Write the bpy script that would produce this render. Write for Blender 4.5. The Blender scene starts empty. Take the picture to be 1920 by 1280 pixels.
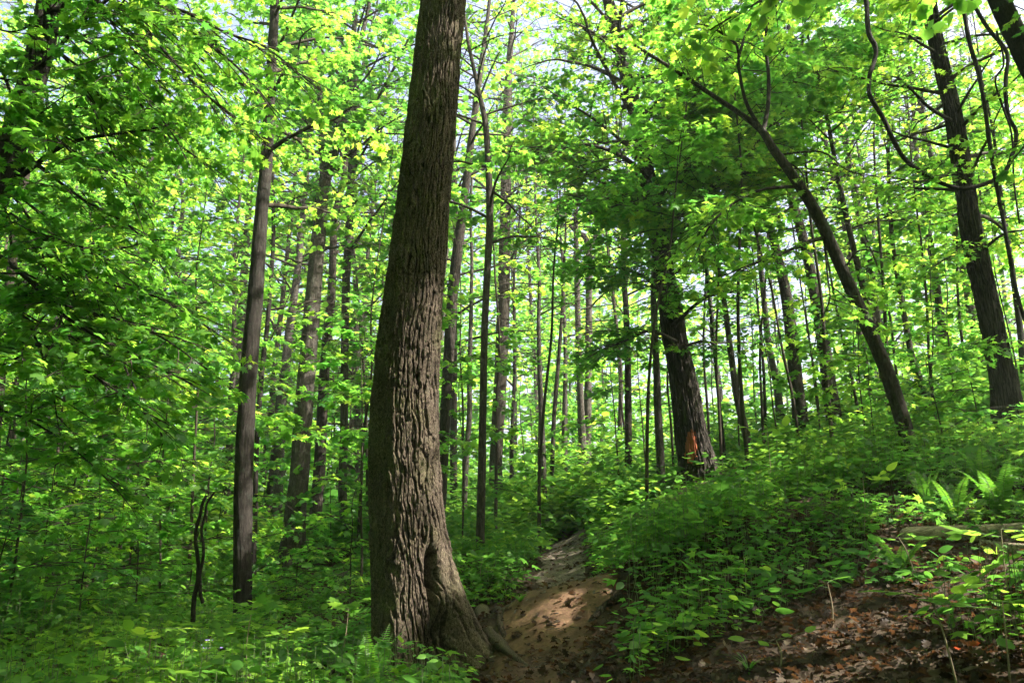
import bpy, math
import numpy as np
from mathutils import Vector
SC = bpy.context.scene
COL = SC.collection
R = math.radians
# ------------------------------------------------------------------ camera
CAMZ, PITCH, F = 1.5, 14.5, 1493.0
cam_d = bpy.data.cameras.new("camera"); cam = bpy.data.objects.new("camera", cam_d); COL.objects.link(cam)
cam_d.sensor_width = 36.0; cam_d.lens = 36.0 * F / 1920.0
cam_d.clip_start = 0.05; cam_d.clip_end = 2000
cam.location = (0, 0, CAMZ); cam.rotation_euler = (R(90 + PITCH), 0, 0)
SC.camera = cam
# ------------------------------------------------------------------ light
SUN_EL = 50.0
_sh = np.array([0.975, -0.22]); _sh /= np.linalg.norm(_sh)
SUN = np.array([_sh[0] * math.cos(R(SUN_EL)), _sh[1] * math.cos(R(SUN_EL)), math.sin(R(SUN_EL))])
world = bpy.data.worlds.new("World"); SC.world = world; world.use_nodes = True
wn = world.node_tree; wn.nodes.clear()
w_out = wn.nodes.new("ShaderNodeOutputWorld"); w_bg = wn.nodes.new("ShaderNodeBackground"); w_sky = wn.nodes.new("ShaderNodeTexSky")
w_sky.sky_type = 'NISHITA'; w_sky.sun_disc = False; w_sky.sun_elevation = R(SUN_EL)
w_sky.sun_rotation = math.atan2(SUN[0], SUN[1]); w_sky.air_density = 1.0; w_sky.dust_density = 8.0; w_sky.air_density = .7
w_bg.inputs[1].default_value = 0.15
wn.links.new(w_sky.outputs[0], w_bg.inputs[0]); wn.links.new(w_bg.outputs[0], w_out.inputs[0])
sun_d = bpy.data.lights.new("sun", 'SUN'); sun_d.energy = 5.0; sun_d.angle = R(0.5); sun_d.color = (1.0, 0.94, 0.84)
sun = bpy.data.objects.new("sun", sun_d); COL.objects.link(sun)
sun.rotation_euler = Vector(SUN).to_track_quat('Z', 'Y').to_euler(); sun.location = (30, -12, 40)
SC.view_settings.view_transform = 'Standard'; SC.view_settings.look = 'None'
SC.view_settings.gamma = 1.0; SC.view_settings.use_curve_mapping = False
SC.view_settings.exposure = 2.15
SC.render.engine = 'CYCLES'
cy = SC.cycles
cy.max_bounces = 6; cy.diffuse_bounces = 4; cy.glossy_bounces = 1; cy.transmission_bounces = 4; cy.transparent_max_bounces = 4
cy.sample_clamp_indirect = 6.0; cy.caustics_reflective = False; cy.caustics_refractive = False
try:
    cy.use_denoising = True; cy.denoiser = 'OPENIMAGEDENOISE'
except Exception:
    pass

# ------------------------------------------------------------------ view maths
_c, _s = math.cos(R(PITCH)), math.sin(R(PITCH))
def ray(px, py):
    a = (np.asarray(px, float) - 960) / F; b = (640 - np.asarray(py, float)) / F
    return np.stack([a, _c - b * _s, _s + b * _c], -1)
def at(px, py, d):                                  # the world point seen at a photo pixel, d metres ahead
    r = ray(px, py)
    return r * (np.asarray(d, float) / r[..., 1])[..., None] + np.array([0, 0, CAMZ])
def view(p):
    p = np.asarray(p, float); y = p[..., 1]; z = p[..., 2] - CAMZ
    zc = y * _c + z * _s; up = -y * _s + z * _c
    zz = np.where(zc > 0.05, zc, 0.05)
    return 960 + F * p[..., 0] / zz, 640 - F * up / zz, zc

# ------------------------------------------------------------------ noise
def _hash(ix, iy, iz, seed):
    h = (ix.astype(np.int64) * 374761393 + iy.astype(np.int64) * 668265263 + iz.astype(np.int64) * 2147483647 + seed * 974711) & 0xFFFFFFFF
    h = ((h ^ (h >> 13)) * 1274126177) & 0xFFFFFFFF
    h = ((h ^ (h >> 16)) * 2246822519) & 0xFFFFFFFF
    return ((h ^ (h >> 15)) & 0xFFFFFF) / float(0x1000000)
def vnoise(p, seed=0):
    i = np.floor(p).astype(np.int64); f = p - i; f = f * f * (3 - 2 * f); out = 0.0
    for dx in (0, 1):
        for dy in (0, 1):
            for dz in (0, 1):
                w = (f[:, 0] if dx else 1 - f[:, 0]) * (f[:, 1] if dy else 1 - f[:, 1]) * (f[:, 2] if dz else 1 - f[:, 2])
                out = out + w * _hash(i[:, 0] + dx, i[:, 1] + dy, i[:, 2] + dz, seed)
    return out * 2 - 1
def fbm(p, seed=0, octv=4, gain=0.5):
    a, out, tot = 1.0, 0.0, 0.0
    for k in range(octv):
        out = out + a * vnoise(p * (2.0 ** k) + 17.3 * k, seed + k); tot += a; a *= gain
    return out / tot
def voro(p, seed=0):
    i = np.floor(p).astype(np.int64)
    f1 = np.full(len(p), 9.0); f2 = f1.copy(); cid = np.zeros(len(p))
    for dx in (-1, 0, 1):
        for dy in (-1, 0, 1):
            for dz in (-1, 0, 1):
                c = i + np.array([dx, dy, dz])
                q = np.stack([c[:, k] + _hash(c[:, 0], c[:, 1], c[:, 2], seed + 11 * k) for k in range(3)], -1)
                d = np.sqrt(((q - p) ** 2).sum(1))
                cl = d < f1
                f2 = np.where(cl, f1, np.minimum(f2, d)); cid = np.where(cl, _hash(c[:, 0], c[:, 1], c[:, 2], seed + 77), cid); f1 = np.where(cl, d, f1)
    return f1, f2, cid
def sstep(a, b, x):
    t = np.clip((x - a) / (b - a), 0, 1); return t * t * (3 - 2 * t)
def nrm(v):
    return v / np.maximum(np.linalg.norm(v, axis=-1, keepdims=True), 1e-9)

# ------------------------------------------------------------------ meshes
class MB:
    def __init__(s): s.v, s.f, s.m, s.t, s.n = [], [], [], [], 0
    def add(s, v, f, mat=0, tint=None):
        v = np.asarray(v, np.float32).reshape(-1, 3); f = np.asarray(f, np.int64)
        if len(f) == 0: return
        s.v.append(v); s.f.append(f + s.n); s.n += len(v)
        s.m.append(np.full(len(f), mat, np.int32))
        s.t.append(np.full(len(f), 0.5, np.float32) if tint is None else np.asarray(tint, np.float32))
    def build(s, name, mats, parent=None, smooth=False, origin=None):
        me = bpy.data.meshes.new(name)
        v = np.concatenate(s.v)
        if origin is not None: v = v - np.asarray(origin, np.float32)
        sizes = np.concatenate([np.full(len(f), f.shape[1], np.int32) for f in s.f])
        loops = np.concatenate([f.ravel() for f in s.f]).astype(np.int32)
        starts = np.concatenate([[0], np.cumsum(sizes)[:-1]]).astype(np.int32)
        me.vertices.add(len(v)); me.vertices.foreach_set("co", v.astype(np.float32).ravel())
        me.loops.add(len(loops)); me.loops.foreach_set("vertex_index", loops)
        me.polygons.add(len(sizes)); me.polygons.foreach_set("loop_start", starts)
        for m in mats: me.materials.append(m)
        me.polygons.foreach_set("material_index", np.concatenate(s.m))
        if smooth: me.polygons.foreach_set("use_smooth", np.ones(len(sizes), bool))
        at_ = me.attributes.new("tint", 'FLOAT', 'FACE'); at_.data.foreach_set("value", np.concatenate(s.t))
        me.update(calc_edges=True)
        o = bpy.data.objects.new(name, me); COL.objects.link(o)
        if parent is not None: o.parent = parent
        return o
def tag(o, label=None, cat=None, group=None, kind=None):
    if label: o["label"] = label
    if cat: o["category"] = cat
    if group: o["group"] = group
    if kind: o["kind"] = kind
    return o
def empty(name, loc):
    o = bpy.data.objects.new(name, None); COL.objects.link(o); o.location = tuple(float(x) for x in loc); o.empty_display_size = 0.2
    return o
def spline(p, n):                                   # Catmull-Rom resample, rows may carry extra columns
    p = np.asarray(p, float)
    q = np.vstack([2 * p[0] - p[1], p, 2 * p[-1] - p[-2]])
    L = np.concatenate([[0], np.cumsum(np.linalg.norm(np.diff(p[:, :3], axis=0), axis=1))]); L /= L[-1]
    u = np.linspace(0, 1, n); k = np.clip(np.searchsorted(L, u, side='right') - 1, 0, len(p) - 2)
    t = ((u - L[k]) / np.maximum(L[k + 1] - L[k], 1e-9))[:, None]
    a, b, c, d = q[k], q[k + 1], q[k + 2], q[k + 3]
    return 0.5 * (2 * b + (c - a) * t + (2 * a - 5 * b + 4 * c - d) * t ** 2 + (3 * b - a - 3 * c + d) * t ** 3)
def frames(P):
    T = nrm(np.gradient(P, axis=0)); ref = np.array([0.0, 1.0, 0.0])
    if abs(T[:, 1]).mean() > 0.8: ref = np.array([0, 0, 1.0])
    U = nrm(np.cross(ref, T)); V = np.cross(T, U)
    return T, U, V
def tube(P, rad, sides=8, cap=True):
    T, U, V = frames(P); n = len(P)
    th = np.arange(sides) * 2 * np.pi / sides
    rad = np.asarray(rad, float)
    if rad.ndim == 1: rad = rad[:, None]
    v = P[:, None] + rad[..., None] * (np.cos(th)[None, :, None] * U[:, None] + np.sin(th)[None, :, None] * V[:, None])
    i = np.arange(n - 1)[:, None] * sides; j = np.arange(sides)[None]; j2 = (j + 1) % sides
    f = np.stack([i + j, i + j2, i + sides + j2, i + sides + j], -1).reshape(-1, 4)
    return v.reshape(-1, 3), f
def tubes(P, Rr, sides=3):                          # (N,M,3) polylines at once
    N, M = P.shape[:2]
    T = nrm(np.gradient(P, axis=1)); ref = np.where(np.abs(T[..., 2:3]) > 0.8, np.array([1.0, 0, 0]), np.array([0, 0, 1.0]))
    U = nrm(np.cross(ref, T)); V = np.cross(T, U); th = np.arange(sides) * 2 * np.pi / sides
    v = P[:, :, None] + Rr[:, :, None, None] * (np.cos(th)[None, None, :, None] * U[:, :, None] + np.sin(th)[None, None, :, None] * V[:, :, None])
    b = np.arange(N)[:, None, None] * M * sides; i = np.arange(M - 1)[None, :, None] * sides; j = np.arange(sides)[None, None]; j2 = (j + 1) % sides
    f = np.stack([b + i + j, b + i + j2, b + i + sides + j2, b + i + sides + j], -1).reshape(-1, 4)
    return v.reshape(-1, 3), f

# ------------------------------------------------------------------ leaf shapes  (across, along, up)
def fan(half, mid=(0, 0.32)):
    right = half; left = [(-x, y) for x, y in reversed(half[1:-1])]
    ring = right + left; pts = [(mid[0], mid[1], 0.03)]
    for x, y in ring: pts.append((x, y, -0.30 * x * x - 0.12 * max(0, y - 0.3) ** 2 + (0.0 if abs(x) > 0.3 else 0.01)))
    n = len(ring); f = [(0, 1 + k, 1 + (k + 1) % n) for k in range(n)]
    return np.array(pts), np.array(f)
MAPLE = fan([(0, 0), (.16, -.10), (.30, -.06), (.52, .06), (.30, .20), (.44, .34), (.60, .56), (.34, .50), (.22, .50), (.26, .72), (.12, .74), (0, 1.0)])
STAR = fan([(0, 0), (.50, .06), (.28, .24), (.58, .56), (.22, .52), (0, 1.0)])
OVAL = fan([(0, 0), (.20, .12), (.30, .38), (.22, .70), (0, 1.0)], (0, .4))
OAKL = fan([(0, 0), (.10, .12), (.26, .22), (.14, .34), (.36, .46), (.18, .58), (.28, .76), (.12, .82), (0, 1.0)], (0, .45))
KITE = (np.array([(0, 0, 0), (.42, .08, -.05), (.50, .52, -.10), (0, 1, -.06), (-.50, .52, -.10), (-.42, .08, -.05)]), np.array([(0, 1, 2, 3), (0, 3, 4, 5)]))
def leaves(mb, P, fwd, up, size, shape, mat=0, tint=None):
    TV, TF = shape; n = len(P)
    if n == 0: return
    fwd = nrm(fwd); side = nrm(np.cross(fwd, up)); nn = np.cross(side, fwd)
    s = np.asarray(size, float).reshape(-1, 1, 1) * np.ones((n, 1, 1))
    v = P[:, None] + s * (TV[None, :, 0:1] * side[:, None] + TV[None, :, 1:2] * fwd[:, None] + TV[None, :, 2:3] * nn[:, None])
    f = (np.arange(n)[:, None, None] * len(TV) + TF[None]).reshape(-1, TF.shape[1])
    t = None if tint is None else np.repeat(np.clip(tint, 0, 1), len(TF))
    mb.add(v, f, mat, t)
# canopy openings the sun comes through: (photo px, py, distance, radius in metres, share of leaves missing)
SHAFTS = [(790, 880, 7.7, 1.1, .98), (795, 680, 7.7, 0.6, .97), (835, 90, 7.7, 0.35, .85), (850, 1000, 7.6, 0.4, .8), (1040, 1165, 8.2, 0.4, .9),
          (565, 170, 6.0, 0.8, .85), (1830, 1060, 6, 0.6, .97), (1780, 1240, 4.4, 0.6, .98), (1480, 1245, 5, 0.25, .97), (1820, 940, 8, .7, .96), (1870, 830, 12, .7, .9), (270, 1240, 6.3, 0.4, .98), (550, 1220, 6.5, .35, .98), (715, 1235, 6.9, .35, .97), (640, 1200, 8, .4, .95),
          (1060, 1040, 18, 1.2, .7), (1305, 800, 15.6, .8, .8), (600, 480, 17, 1.2, .8), (550, 1010, 16, .8, .8), (1000, 850, 26, 3, .97), (1100, 800, 30, 3.2, .97), (900, 850, 28, 3, .97), (600, 880, 26, 3, .97), (300, 900, 24, 3, .97), (1200, 780, 26, 2.5, .97), (450, 850, 30, 3, .97), (1050, 960, 24, 2, .97), (100, 930, 22, 2.5, .97), (1055, 1015, 21, 1.6, .97), (1060, 1060, 15.5, .8, .95), (200, 1000, 17, 1.5, .95), (120, 420, 6.8, .9, .7), (270, 250, 6.5, .9, .7), (330, 560, 6.6, .7, .7), (760, 950, 24, 2.5, .97), (480, 1010, 22, 2, .97)]
SUN_U = nrm(np.cross(SUN, [0, 0, 1.0])); SUN_V = np.cross(SUN_U, SUN)
_SH = [(at(a, b, c), r, k) for a, b, c, r, k in SHAFTS]
def open_to_sun(P, rng):
    keep = np.ones(len(P), bool)
    for q, r, k in _SH:
        w = P - q; t = w @ SUN; d = np.linalg.norm(w - t[:, None] * SUN, axis=1)
        keep &= ~((t > max(.35, 1.8 * r)) & (d < r * (0.75 + 0.5 * rng.random(len(P)))) & (rng.random(len(P)) < k))
    keep &= ~(np.linalg.norm(P - np.array([0, 0, CAMZ]), axis=1) < 2.6)
    a = P @ SUN_U; b = P @ SUN_V; gap = fbm(np.c_[a * .42, b * .42, P[:, 1] * .02], 91, 3)
    hi = sstep(3.5, 7.0, P[:, 2] - .12 * np.maximum(P[:, 0], 0)) * sstep(9, 14, P[:, 1])
    keep &= ~((gap > -.07) & (rng.random(len(P)) < (.66 + .2 * sstep(18, 23, P[:, 1])) * hi))
    keep &= rng.random(len(P)) > .30 * hi * sstep(15, 19, P[:, 1])
    return keep

# ------------------------------------------------------------------ materials
def mat(name):
    m = bpy.data.materials.new(name); m.use_nodes = True; nt = m.node_tree; nt.nodes.clear()
    out = nt.nodes.new("ShaderNodeOutputMaterial"); return m, nt, out
def nd(nt, t, **k):
    n = nt.nodes.new(t)
    for a, b in k.items():
        if a.startswith('i_'):
            kk = a[2:]; n.inputs[int(kk) if kk.isdigit() else kk].default_value = b
        else: setattr(n, a, b)
    return n
def ramp(nt, stops, src):
    r = nt.nodes.new("ShaderNodeValToRGB"); e = r.color_ramp.elements
    while len(e) > 1: e.remove(e[-1])
    e[0].position = stops[0][0]; e[0].color = (*stops[0][1], 1)
    for p, c in stops[1:]:
        k = e.new(p); k.color = (*c, 1)
    nt.links.new(src, r.inputs[0]); return r.outputs[0]
def leaf_mat(name, ref, trans, gloss=0.018):
    m, nt, out = mat(name); L = nt.links.new
    a = nd(nt, "ShaderNodeAttribute", attribute_name="tint")
    oi = nd(nt, "ShaderNodeObjectInfo")
    mx = nd(nt, "ShaderNodeMath", operation='MULTIPLY_ADD'); mx.inputs[1].default_value = 0.40; L(oi.outputs["Random"], mx.inputs[0])
    sc = nd(nt, "ShaderNodeMath", operation='MULTIPLY_ADD'); sc.inputs[1].default_value = 1.0; sc.inputs[2].default_value = -0.20
    L(a.outputs["Fac"], sc.inputs[0]); L(sc.outputs[0], mx.inputs[2])
    d = nd(nt, "ShaderNodeBsdfDiffuse"); t = nd(nt, "ShaderNodeBsdfTranslucent"); g = nd(nt, "ShaderNodeBsdfGlossy"); g.inputs["Roughness"].default_value = 0.42
    L(ramp(nt, ref, mx.outputs[0]), d.inputs[0]); L(ramp(nt, trans, mx.outputs[0]), t.inputs[0]); g.inputs[0].default_value = (gloss, gloss, gloss, 1)
    s1 = nd(nt, "ShaderNodeAddShader"); s2 = nd(nt, "ShaderNodeAddShader")
    L(d.outputs[0], s1.inputs[0]); L(t.outputs[0], s1.inputs[1]); L(s1.outputs[0], s2.inputs[0]); L(g.outputs[0], s2.inputs[1]); L(s2.outputs[0], out.inputs[0])
    return m
LEAF = leaf_mat("maple_leaf", [(0, (.017, .055, .013)), (.5, (.034, .085, .016)), (1, (.078, .135, .022))],
                [(0, (.07, .24, .030)), (.5, (.16, .35, .034)), (1, (.38, .49, .048))])
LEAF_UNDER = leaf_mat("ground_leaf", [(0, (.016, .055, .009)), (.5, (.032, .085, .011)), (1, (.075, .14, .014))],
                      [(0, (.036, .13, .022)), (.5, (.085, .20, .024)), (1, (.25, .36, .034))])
FERN = leaf_mat("fern_leaf", [(0, (.018, .055, .010)), (.5, (.032, .085, .013)), (1, (.07, .13, .018))], [(0, (.04, .14, .012)), (.5, (.08, .20, .016)), (1, (.15, .28, .02))])
LITTER = leaf_mat("dead_leaf", [(0, (.014, .010, .007)), (.45, (.033, .025, .019)), (.8, (.070, .055, .042)), (1, (.13, .10, .074))],
                  [(0, (.01, .006, .003)), (.5, (.04, .018, .007)), (1, (.07, .03, .012))], 0.004)
REDLEAF = leaf_mat("red_leaf", [(0, (.22, .035, .012)), (1, (.34, .06, .02))], [(0, (.10, .015, .006)), (1, (.14, .03, .008))])
PETAL = leaf_mat("violet_petal", [(0, (.22, .16, .50)), (1, (.32, .25, .60))], [(0, (.1, .08, .25)), (1, (.15, .1, .3))])
def bark_mat(name, dark, mid, light, scale=(1, 1, .22), lichen=None, moss=0.0, bump=0.6, cells=26.0, furrow=False):
    m, nt, out = mat(name); L = nt.links.new
    tc = nd(nt, "ShaderNodeTexCoord"); mp = nd(nt, "ShaderNodeMapping"); mp.inputs["Scale"].default_value = scale; L(tc.outputs["Object"], mp.inputs[0])
    vo = nd(nt, "ShaderNodeTexVoronoi", feature='DISTANCE_TO_EDGE'); vo.inputs["Scale"].default_value = cells
    nz = nd(nt, "ShaderNodeTexNoise"); nz.inputs["Scale"].default_value = cells * 1.4; nz.inputs["Detail"].default_value = 6; nz.inputs["Roughness"].default_value = .62
    wz = nd(nt, "ShaderNodeMixRGB", blend_type='ADD'); wz.inputs[0].default_value = 0.10
    L(mp.outputs[0], nz.inputs[0]); L(mp.outputs[0], wz.inputs[1]); L(nz.outputs["Color"], wz.inputs[2]); L(wz.outputs[0], vo.inputs[0])
    ad = nd(nt, "ShaderNodeMath", operation='MULTIPLY_ADD'); ad.inputs[1].default_value = 1.3; L(vo.outputs["Distance"], ad.inputs[0]); L(nz.outputs["Fac"], ad.inputs[2])
    col = ramp(nt, [(.36, dark), (.56, mid), (.85, light)], ad.outputs[0])
    big = nd(nt, "ShaderNodeTexNoise"); big.inputs["Scale"].default_value = 2.6; big.inputs["Detail"].default_value = 5; L(tc.outputs["Object"], big.inputs[0])
    if lichen is not None:
        ln = nd(nt, "ShaderNodeTexNoise"); ln.inputs["Scale"].default_value = 9; ln.inputs["Detail"].default_value = 8; ln.inputs["Roughness"].default_value = .7; L(tc.outputs["Object"], ln.inputs[0])
        fac = ramp(nt, [(.54, (0, 0, 0)), (.66, (.8, .8, .8))], ln.outputs["Fac"])
        mxl = nd(nt, "ShaderNodeMixRGB"); mxl.inputs[2].default_value = (*lichen, 1); L(fac, mxl.inputs[0]); L(col, mxl.inputs[1]); col = mxl.outputs[0]
    if moss > 0:
        fac = ramp(nt, [(.5, (0, 0, 0)), (.72, (moss, moss, moss))], big.outputs["Fac"])
        mxm = nd(nt, "ShaderNodeMixRGB"); mxm.inputs[2].default_value = (.075, .085, .022, 1); L(fac, mxm.inputs[0]); L(col, mxm.inputs[1]); col = mxm.outputs[0]
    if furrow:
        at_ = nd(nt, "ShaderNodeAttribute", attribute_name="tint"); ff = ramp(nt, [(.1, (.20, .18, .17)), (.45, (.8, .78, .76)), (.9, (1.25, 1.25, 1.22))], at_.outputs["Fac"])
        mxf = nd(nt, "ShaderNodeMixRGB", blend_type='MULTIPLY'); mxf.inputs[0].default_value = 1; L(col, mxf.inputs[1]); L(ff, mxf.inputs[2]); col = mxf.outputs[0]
    hs = nd(nt, "ShaderNodeHueSaturation"); L(col, hs.inputs["Color"])
    vv = nd(nt, "ShaderNodeMapRange"); vv.inputs[1].default_value = .3; vv.inputs[2].default_value = .7; vv.inputs[3].default_value = .75; vv.inputs[4].default_value = 1.25
    L(big.outputs["Fac"], vv.inputs[0]); L(vv.outputs[0], hs.inputs["Value"])
    b = nd(nt, "ShaderNodeBsdfPrincipled"); b.inputs["Roughness"].default_value = .9; b.inputs["Specular IOR Level"].default_value = .2; L(hs.outputs[0], b.inputs["Base Color"])
    bp = nd(nt, "ShaderNodeBump"); bp.inputs["Strength"].default_value = bump; bp.inputs["Distance"].default_value = .02
    L(ad.outputs[0], bp.inputs["Height"]); L(bp.outputs[0], b.inputs["Normal"]); L(b.outputs[0], out.inputs[0])
    return m
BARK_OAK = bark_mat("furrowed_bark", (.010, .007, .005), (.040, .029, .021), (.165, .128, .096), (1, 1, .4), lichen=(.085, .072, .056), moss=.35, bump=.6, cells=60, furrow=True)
BARK = bark_mat("brown_bark", (.010, .008, .006), (.028, .022, .016), (.062, .050, .038), (1, 1, .16), lichen=(.085, .09, .072), bump=.9, cells=24)
BARK_GREY = bark_mat("grey_bark", (.018, .0155, .0125), (.048, .041, .033), (.092, .080, .066), (1, 1, .2), lichen=(.13, .135, .11), bump=.8, cells=26)
BARK_DARK = bark_mat("dark_bark", (.008, .007, .0055), (.020, .016, .013), (.038, .032, .027), (1, 1, .2), lichen=(.042, .044, .037), bump=.7, cells=34)
BARK_SHAG = bark_mat("shaggy_bark", (.009, .007, .006), (.027, .022, .017), (.068, .057, .047), (1.6, 1.6, .10), bump=1.0, cells=16)
TWIG = bark_mat("twig_bark", (.022, .017, .012), (.04, .032, .022), (.06, .05, .036), (1, 1, .3), bump=.2, cells=40)
DEADWOOD = bark_mat("weathered_wood", (.09, .065, .045), (.22, .17, .12), (.36, .29, .21), (.2, 1, 1), bump=.7, cells=22)
def simple(name, c, rough=.8):
    m, nt, out = mat(name); b = nd(nt, "ShaderNodeBsdfPrincipled"); n = nd(nt, "ShaderNodeTexNoise"); n.inputs["Scale"].default_value = 30; n.inputs["Detail"].default_value = 6
    cc = ramp(nt, [(.3, tuple(x * .7 for x in c)), (.7, tuple(min(1, x * 1.25) for x in c))], n.outputs["Fac"])
    nt.links.new(cc, b.inputs["Base Color"]); b.inputs["Roughness"].default_value = rough; nt.links.new(b.outputs[0], out.inputs[0]); return m
STEM = simple("green_stem", (.10, .14, .05)); STEM_PALE = simple("pale_stem", (.26, .20, .13))
BLAZE = simple("orange_paint", (.38, .10, .045), .95)
def soil_mat(name, stops, fleck, bump, sc=6.0):
    m, nt, out = mat(name); L = nt.links.new; tc = nd(nt, "ShaderNodeTexCoord")
    n1 = nd(nt, "ShaderNodeTexNoise"); n1.inputs["Scale"].default_value = sc; n1.inputs["Detail"].default_value = 9; n1.inputs["Roughness"].default_value = .66
    n2 = nd(nt, "ShaderNodeTexVoronoi"); n2.inputs["Scale"].default_value = sc * 7
    n3 = nd(nt, "ShaderNodeTexNoise"); n3.inputs["Scale"].default_value = sc * .12; n3.inputs["Detail"].default_value = 4
    for n in (n1, n2, n3): L(tc.outputs["Object"], n.inputs[0])
    ad = nd(nt, "ShaderNodeMath", operation='MULTIPLY_ADD'); ad.inputs[1].default_value = .6; L(n3.outputs["Fac"], ad.inputs[0])
    s = nd(nt, "ShaderNodeMath", operation='MULTIPLY'); s.inputs[1].default_value = .5; L(n1.outputs["Fac"], s.inputs[0]); L(s.outputs[0], ad.inputs[2])
    col = ramp(nt, stops, ad.outputs[0])
    fk = ramp(nt, [(0, (0, 0, 0)), (.62, (0, 0, 0)), (.9, (fleck, fleck, fleck))], n2.outputs["Color"])
    mx = nd(nt, "ShaderNodeMixRGB", blend_type='ADD'); L(fk, mx.inputs[0]); L(col, mx.inputs[1]); L(col, mx.inputs[2])
    b = nd(nt, "ShaderNodeBsdfPrincipled"); b.inputs["Roughness"].default_value = .95; b.inputs["Specular IOR Level"].default_value = .15; L(mx.outputs[0], b.inputs["Base Color"])
    bp = nd(nt, "ShaderNodeBump"); bp.inputs["Strength"].default_value = bump; bp.inputs["Distance"].default_value = .03; L(n1.outputs["Fac"], bp.inputs["Height"]); L(bp.outputs[0], b.inputs["Normal"])
    bp2 = nd(nt, "ShaderNodeBump"); bp2.inputs["Strength"].default_value = .5; bp2.inputs["Distance"].default_value = .008; n4 = nd(nt, "ShaderNodeTexNoise"); n4.inputs["Scale"].default_value = sc * 9; n4.inputs["Detail"].default_value = 6; L(tc.outputs["Object"], n4.inputs[0]); L(n4.outputs["Fac"], bp2.inputs["Height"]); L(bp.outputs[0], bp2.inputs["Normal"]); L(bp2.outputs[0], b.inputs["Normal"])
    L(b.outputs[0], out.inputs[0]); return m
SOIL = soil_mat("forest_soil", [(.35, (.016, .011, .007)), (.55, (.040, .027, .017)), (.75, (.075, .052, .034))], .4, .8)
DIRT = soil_mat("path_dirt", [(.36, (.030, .019, .012)), (.52, (.075, .044, .027)), (.70, (.160, .094, .056))], .3, .8, 5.0)
GRIT = soil_mat("path_grit", [(.35, (.045, .034, .027)), (.55, (.10, .078, .063)), (.75, (.18, .14, .115))], .7, .9, 8.0)

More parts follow.
